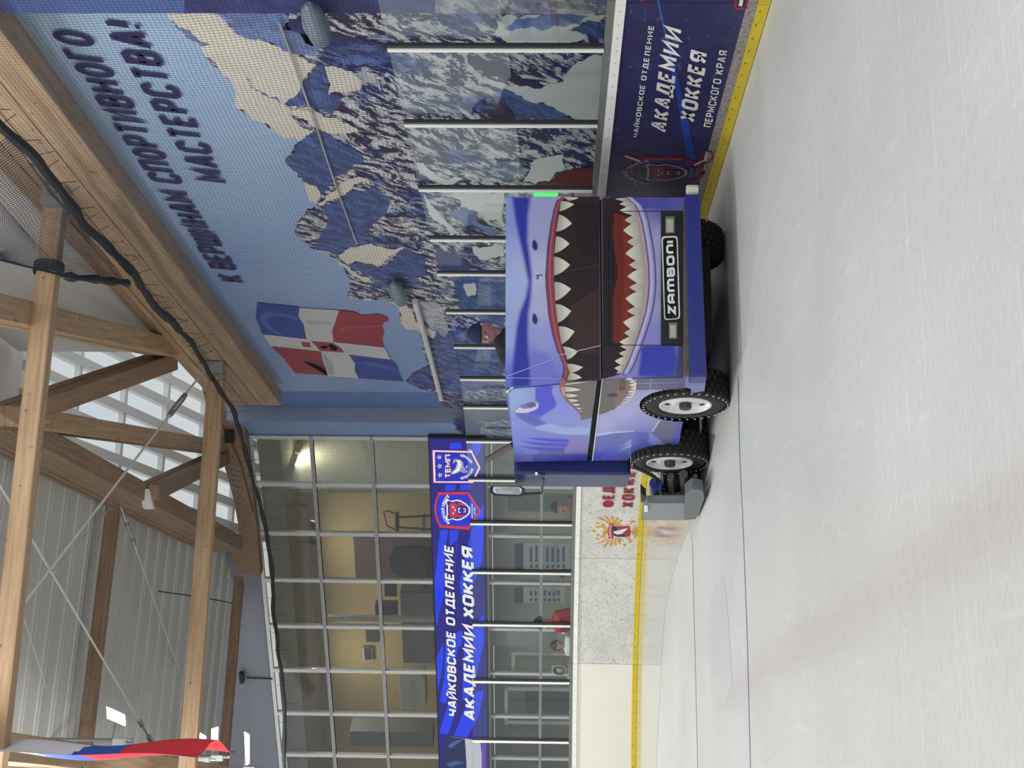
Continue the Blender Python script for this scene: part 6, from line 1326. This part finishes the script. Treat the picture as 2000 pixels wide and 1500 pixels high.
    if hat:
        n = 10
        for q in range(n):
            for r_ in range(24):
                pass
        prof = [(math.sin(t*math.pi/2/8), math.cos(t*math.pi/2/8)) for t in range(9)]
        pts = []; 
        for r_ in range(24):
            a = 2*math.pi*r_/24
            for sn_, cs_ in prof: pts.append(H(0.092*sn_*math.cos(a), 0.112*sn_*math.sin(a)-0.005, 0.175+0.115*cs_))
        f.idx(pts, [(r_*9+q, r_*9+q+1, ((r_+1) % 24)*9+q+1, ((r_+1) % 24)*9+q) for r_ in range(24) for q in range(8)])
        f.tube([H(-0.094*math.cos(t*0.5236), 0.114*math.sin(t*0.5236)-0.005, 0.182) for t in range(13)], 0.016*k, 6)
        sub('cap', f, hat)
    elif not hood:
        pts = []
        for r_ in range(24):
            a = 2*math.pi*r_/24; back = max(0, -math.sin(a))
            for t in range(9): u = t/8*(math.pi/2+0.75*back); pts.append(H(0.088*math.sin(u)*math.cos(a), 0.108*math.sin(u)*math.sin(a)-0.008-0.02*back, 0.125+0.115*math.cos(u)))
        f.idx(pts, [(r_*9+q, r_*9+q+1, ((r_+1) % 24)*9+q+1, ((r_+1) % 24)*9+q) for r_ in range(24) for q in range(8)]); sub('hair', f, hair)
    if hood:
        f = MB(); pts = []
        for r_ in range(25):
            a = D2R(-128+256*r_/24)
            for t in range(9):
                u = t/8*math.pi; pts.append(H(0.115*math.sin(u)*math.sin(a), -0.135*math.sin(u)*math.cos(a), 0.14+0.17*math.cos(u)))
        f.idx(pts, [(r_*9+q, r_*9+q+1, (r_+1)*9+q+1, (r_+1)*9+q) for r_ in range(24) for q in range(8)]); f.tube([H(0.092*math.cos(t*0.5236), 0.08, 0.14+0.135*math.sin(t*0.5236)) for t in range(13)], 0.018*k, 6); sub('hood', f, hood)
    return body
JK = lambda n, c: mat(n, c, 0.8, bump=(14, 0.4))
DKT = JK('dark_trousers', S(36, 36, 44)); HB = mat('brown_black_hair', S(44, 34, 32), 0.6)
# driver on the resurfacer
hd = hit(958, 650, LL, LL.dot(ZO)+2.55)
drv = person((hd.x-0.21, hd.y+0.15, hd.z-1.62), math.pi+0.25, 1.75, 'person in a navy knitted cap and black jacket driving the ice resurfacer', JK('black_jacket', S(28, 28, 36)), DKT, HB, S(178, 128, 108), seated=True, headturn=-0.85, hat=mat('navy_knit', S(26, 34, 66), 0.9, bump=(60, 0.5)), lean=0.55, headpitch=-0.1, hs=1.3, side=-0.2)
f = MB(); b = Vector(drv.location); f.box((b.x-0.28, b.y-0.18, b.z+0.55), (b.x+0.28, b.y+0.34, b.z+0.80)); f.box((b.x-0.28, b.y+0.26, b.z+0.80), (b.x+0.28, b.y+0.34, b.z+1.2)); f.build('driver_seat', BLACK, zam, bevel=0.03)
f = MB(); zf_ = b.z+0.42; f.box8([zl_(3.0, 0.2, zf_-0.05), zl_(2.2, 0.2, zf_-0.05), zl_(2.2, WV-0.1, zf_-0.05), zl_(3.0, WV-0.1, zf_-0.05)], [zl_(3.0, 0.2, zf_), zl_(2.2, 0.2, zf_), zl_(2.2, WV-0.1, zf_), zl_(3.0, WV-0.1, zf_)])
# spectators behind the curved boards
def stand(x, y, back, h, zhead):
    s_ = arc_s(y, x); p = arcpt(s_, 0, -back); t = hit(x, y, (p-CAM).to_2d().to_3d().normalized(), (p-CAM).to_2d().to_3d().normalized().dot(p)); return Vector((t.x, t.y, t.z-h))
ZP = 0.12
f = MB(); sweep(f, 0.3, s_c, 0.0, ZP, -0.14, -2.4, 40); struct(f.build('floor_walkway', mat('raised_walkway', S(110, 108, 104), 0.7)))
def stand(x, y, back):
    p = arcpt(arc_s(y, x), 0, -back); t = atd(x, y, math.hypot(p.x, p.y)); return Vector((t.x, t.y, ZP)), (t.z-ZP)/1.06
red, wht, kid, coat, mar, tan = stand(1046, 1206, 0.6), stand(1074, 1258, 0.65), stand(1080, 1308, 0.6), stand(1094, 1226, 1.5), stand(1088, 1118, 0.7), stand(1076, 988, 0.7)
P_ = [(red[0], 2.2, red[1], 'person in a red jacket and black cap leaning at the boards behind the glass', JK('red_jacket', S(176, 34, 44)), dict(hat=mat('black_cap', S(24, 24, 28), 0.9), lean=0.45, headturn=0.5, hs=1.3)),
      (wht[0], 2.5, wht[1], 'dark-haired person in a white jacket turned away behind the glass', JK('white_jacket', S(214, 220, 216)), dict(lean=0.2, headturn=0.9, hs=1.4)),
      (kid[0], 3.0, kid[1], 'child in a grey hooded jacket looking out through the rink glass', JK('grey_jacket', S(150, 164, 166)), dict(hood=mat('grey_hood', S(170, 184, 186), 0.85), lean=0.1, hs=1.3)),
      (coat[0], 2.2, coat[1], 'person in a dark coat and pale cap between the red and the white jacket', JK('dark_coat', S(44, 40, 46)), dict(hat=mat('pale_cap', S(206, 204, 196), 0.9), lean=0.2)),
      (mar[0], 2.3, mar[1], 'person in a dark red top half hidden in front of the tall notice', JK('maroon_top', S(120, 34, 40)), dict(lean=0.2)),
      (tan[0], 2.5, tan[1], 'person in a brown and tan coat behind the glass near the mirror', JK('tan_coat', S(120, 100, 84)), dict(hat=mat('brown_cap', S(70, 50, 46), 0.9), lean=0.2))]
for loc, yw, h, lab, jk, kw in P_:
    person((loc.x, loc.y, max(loc.z, 0.0)), yw, h, lab, jk, DKT, HB, **kw)
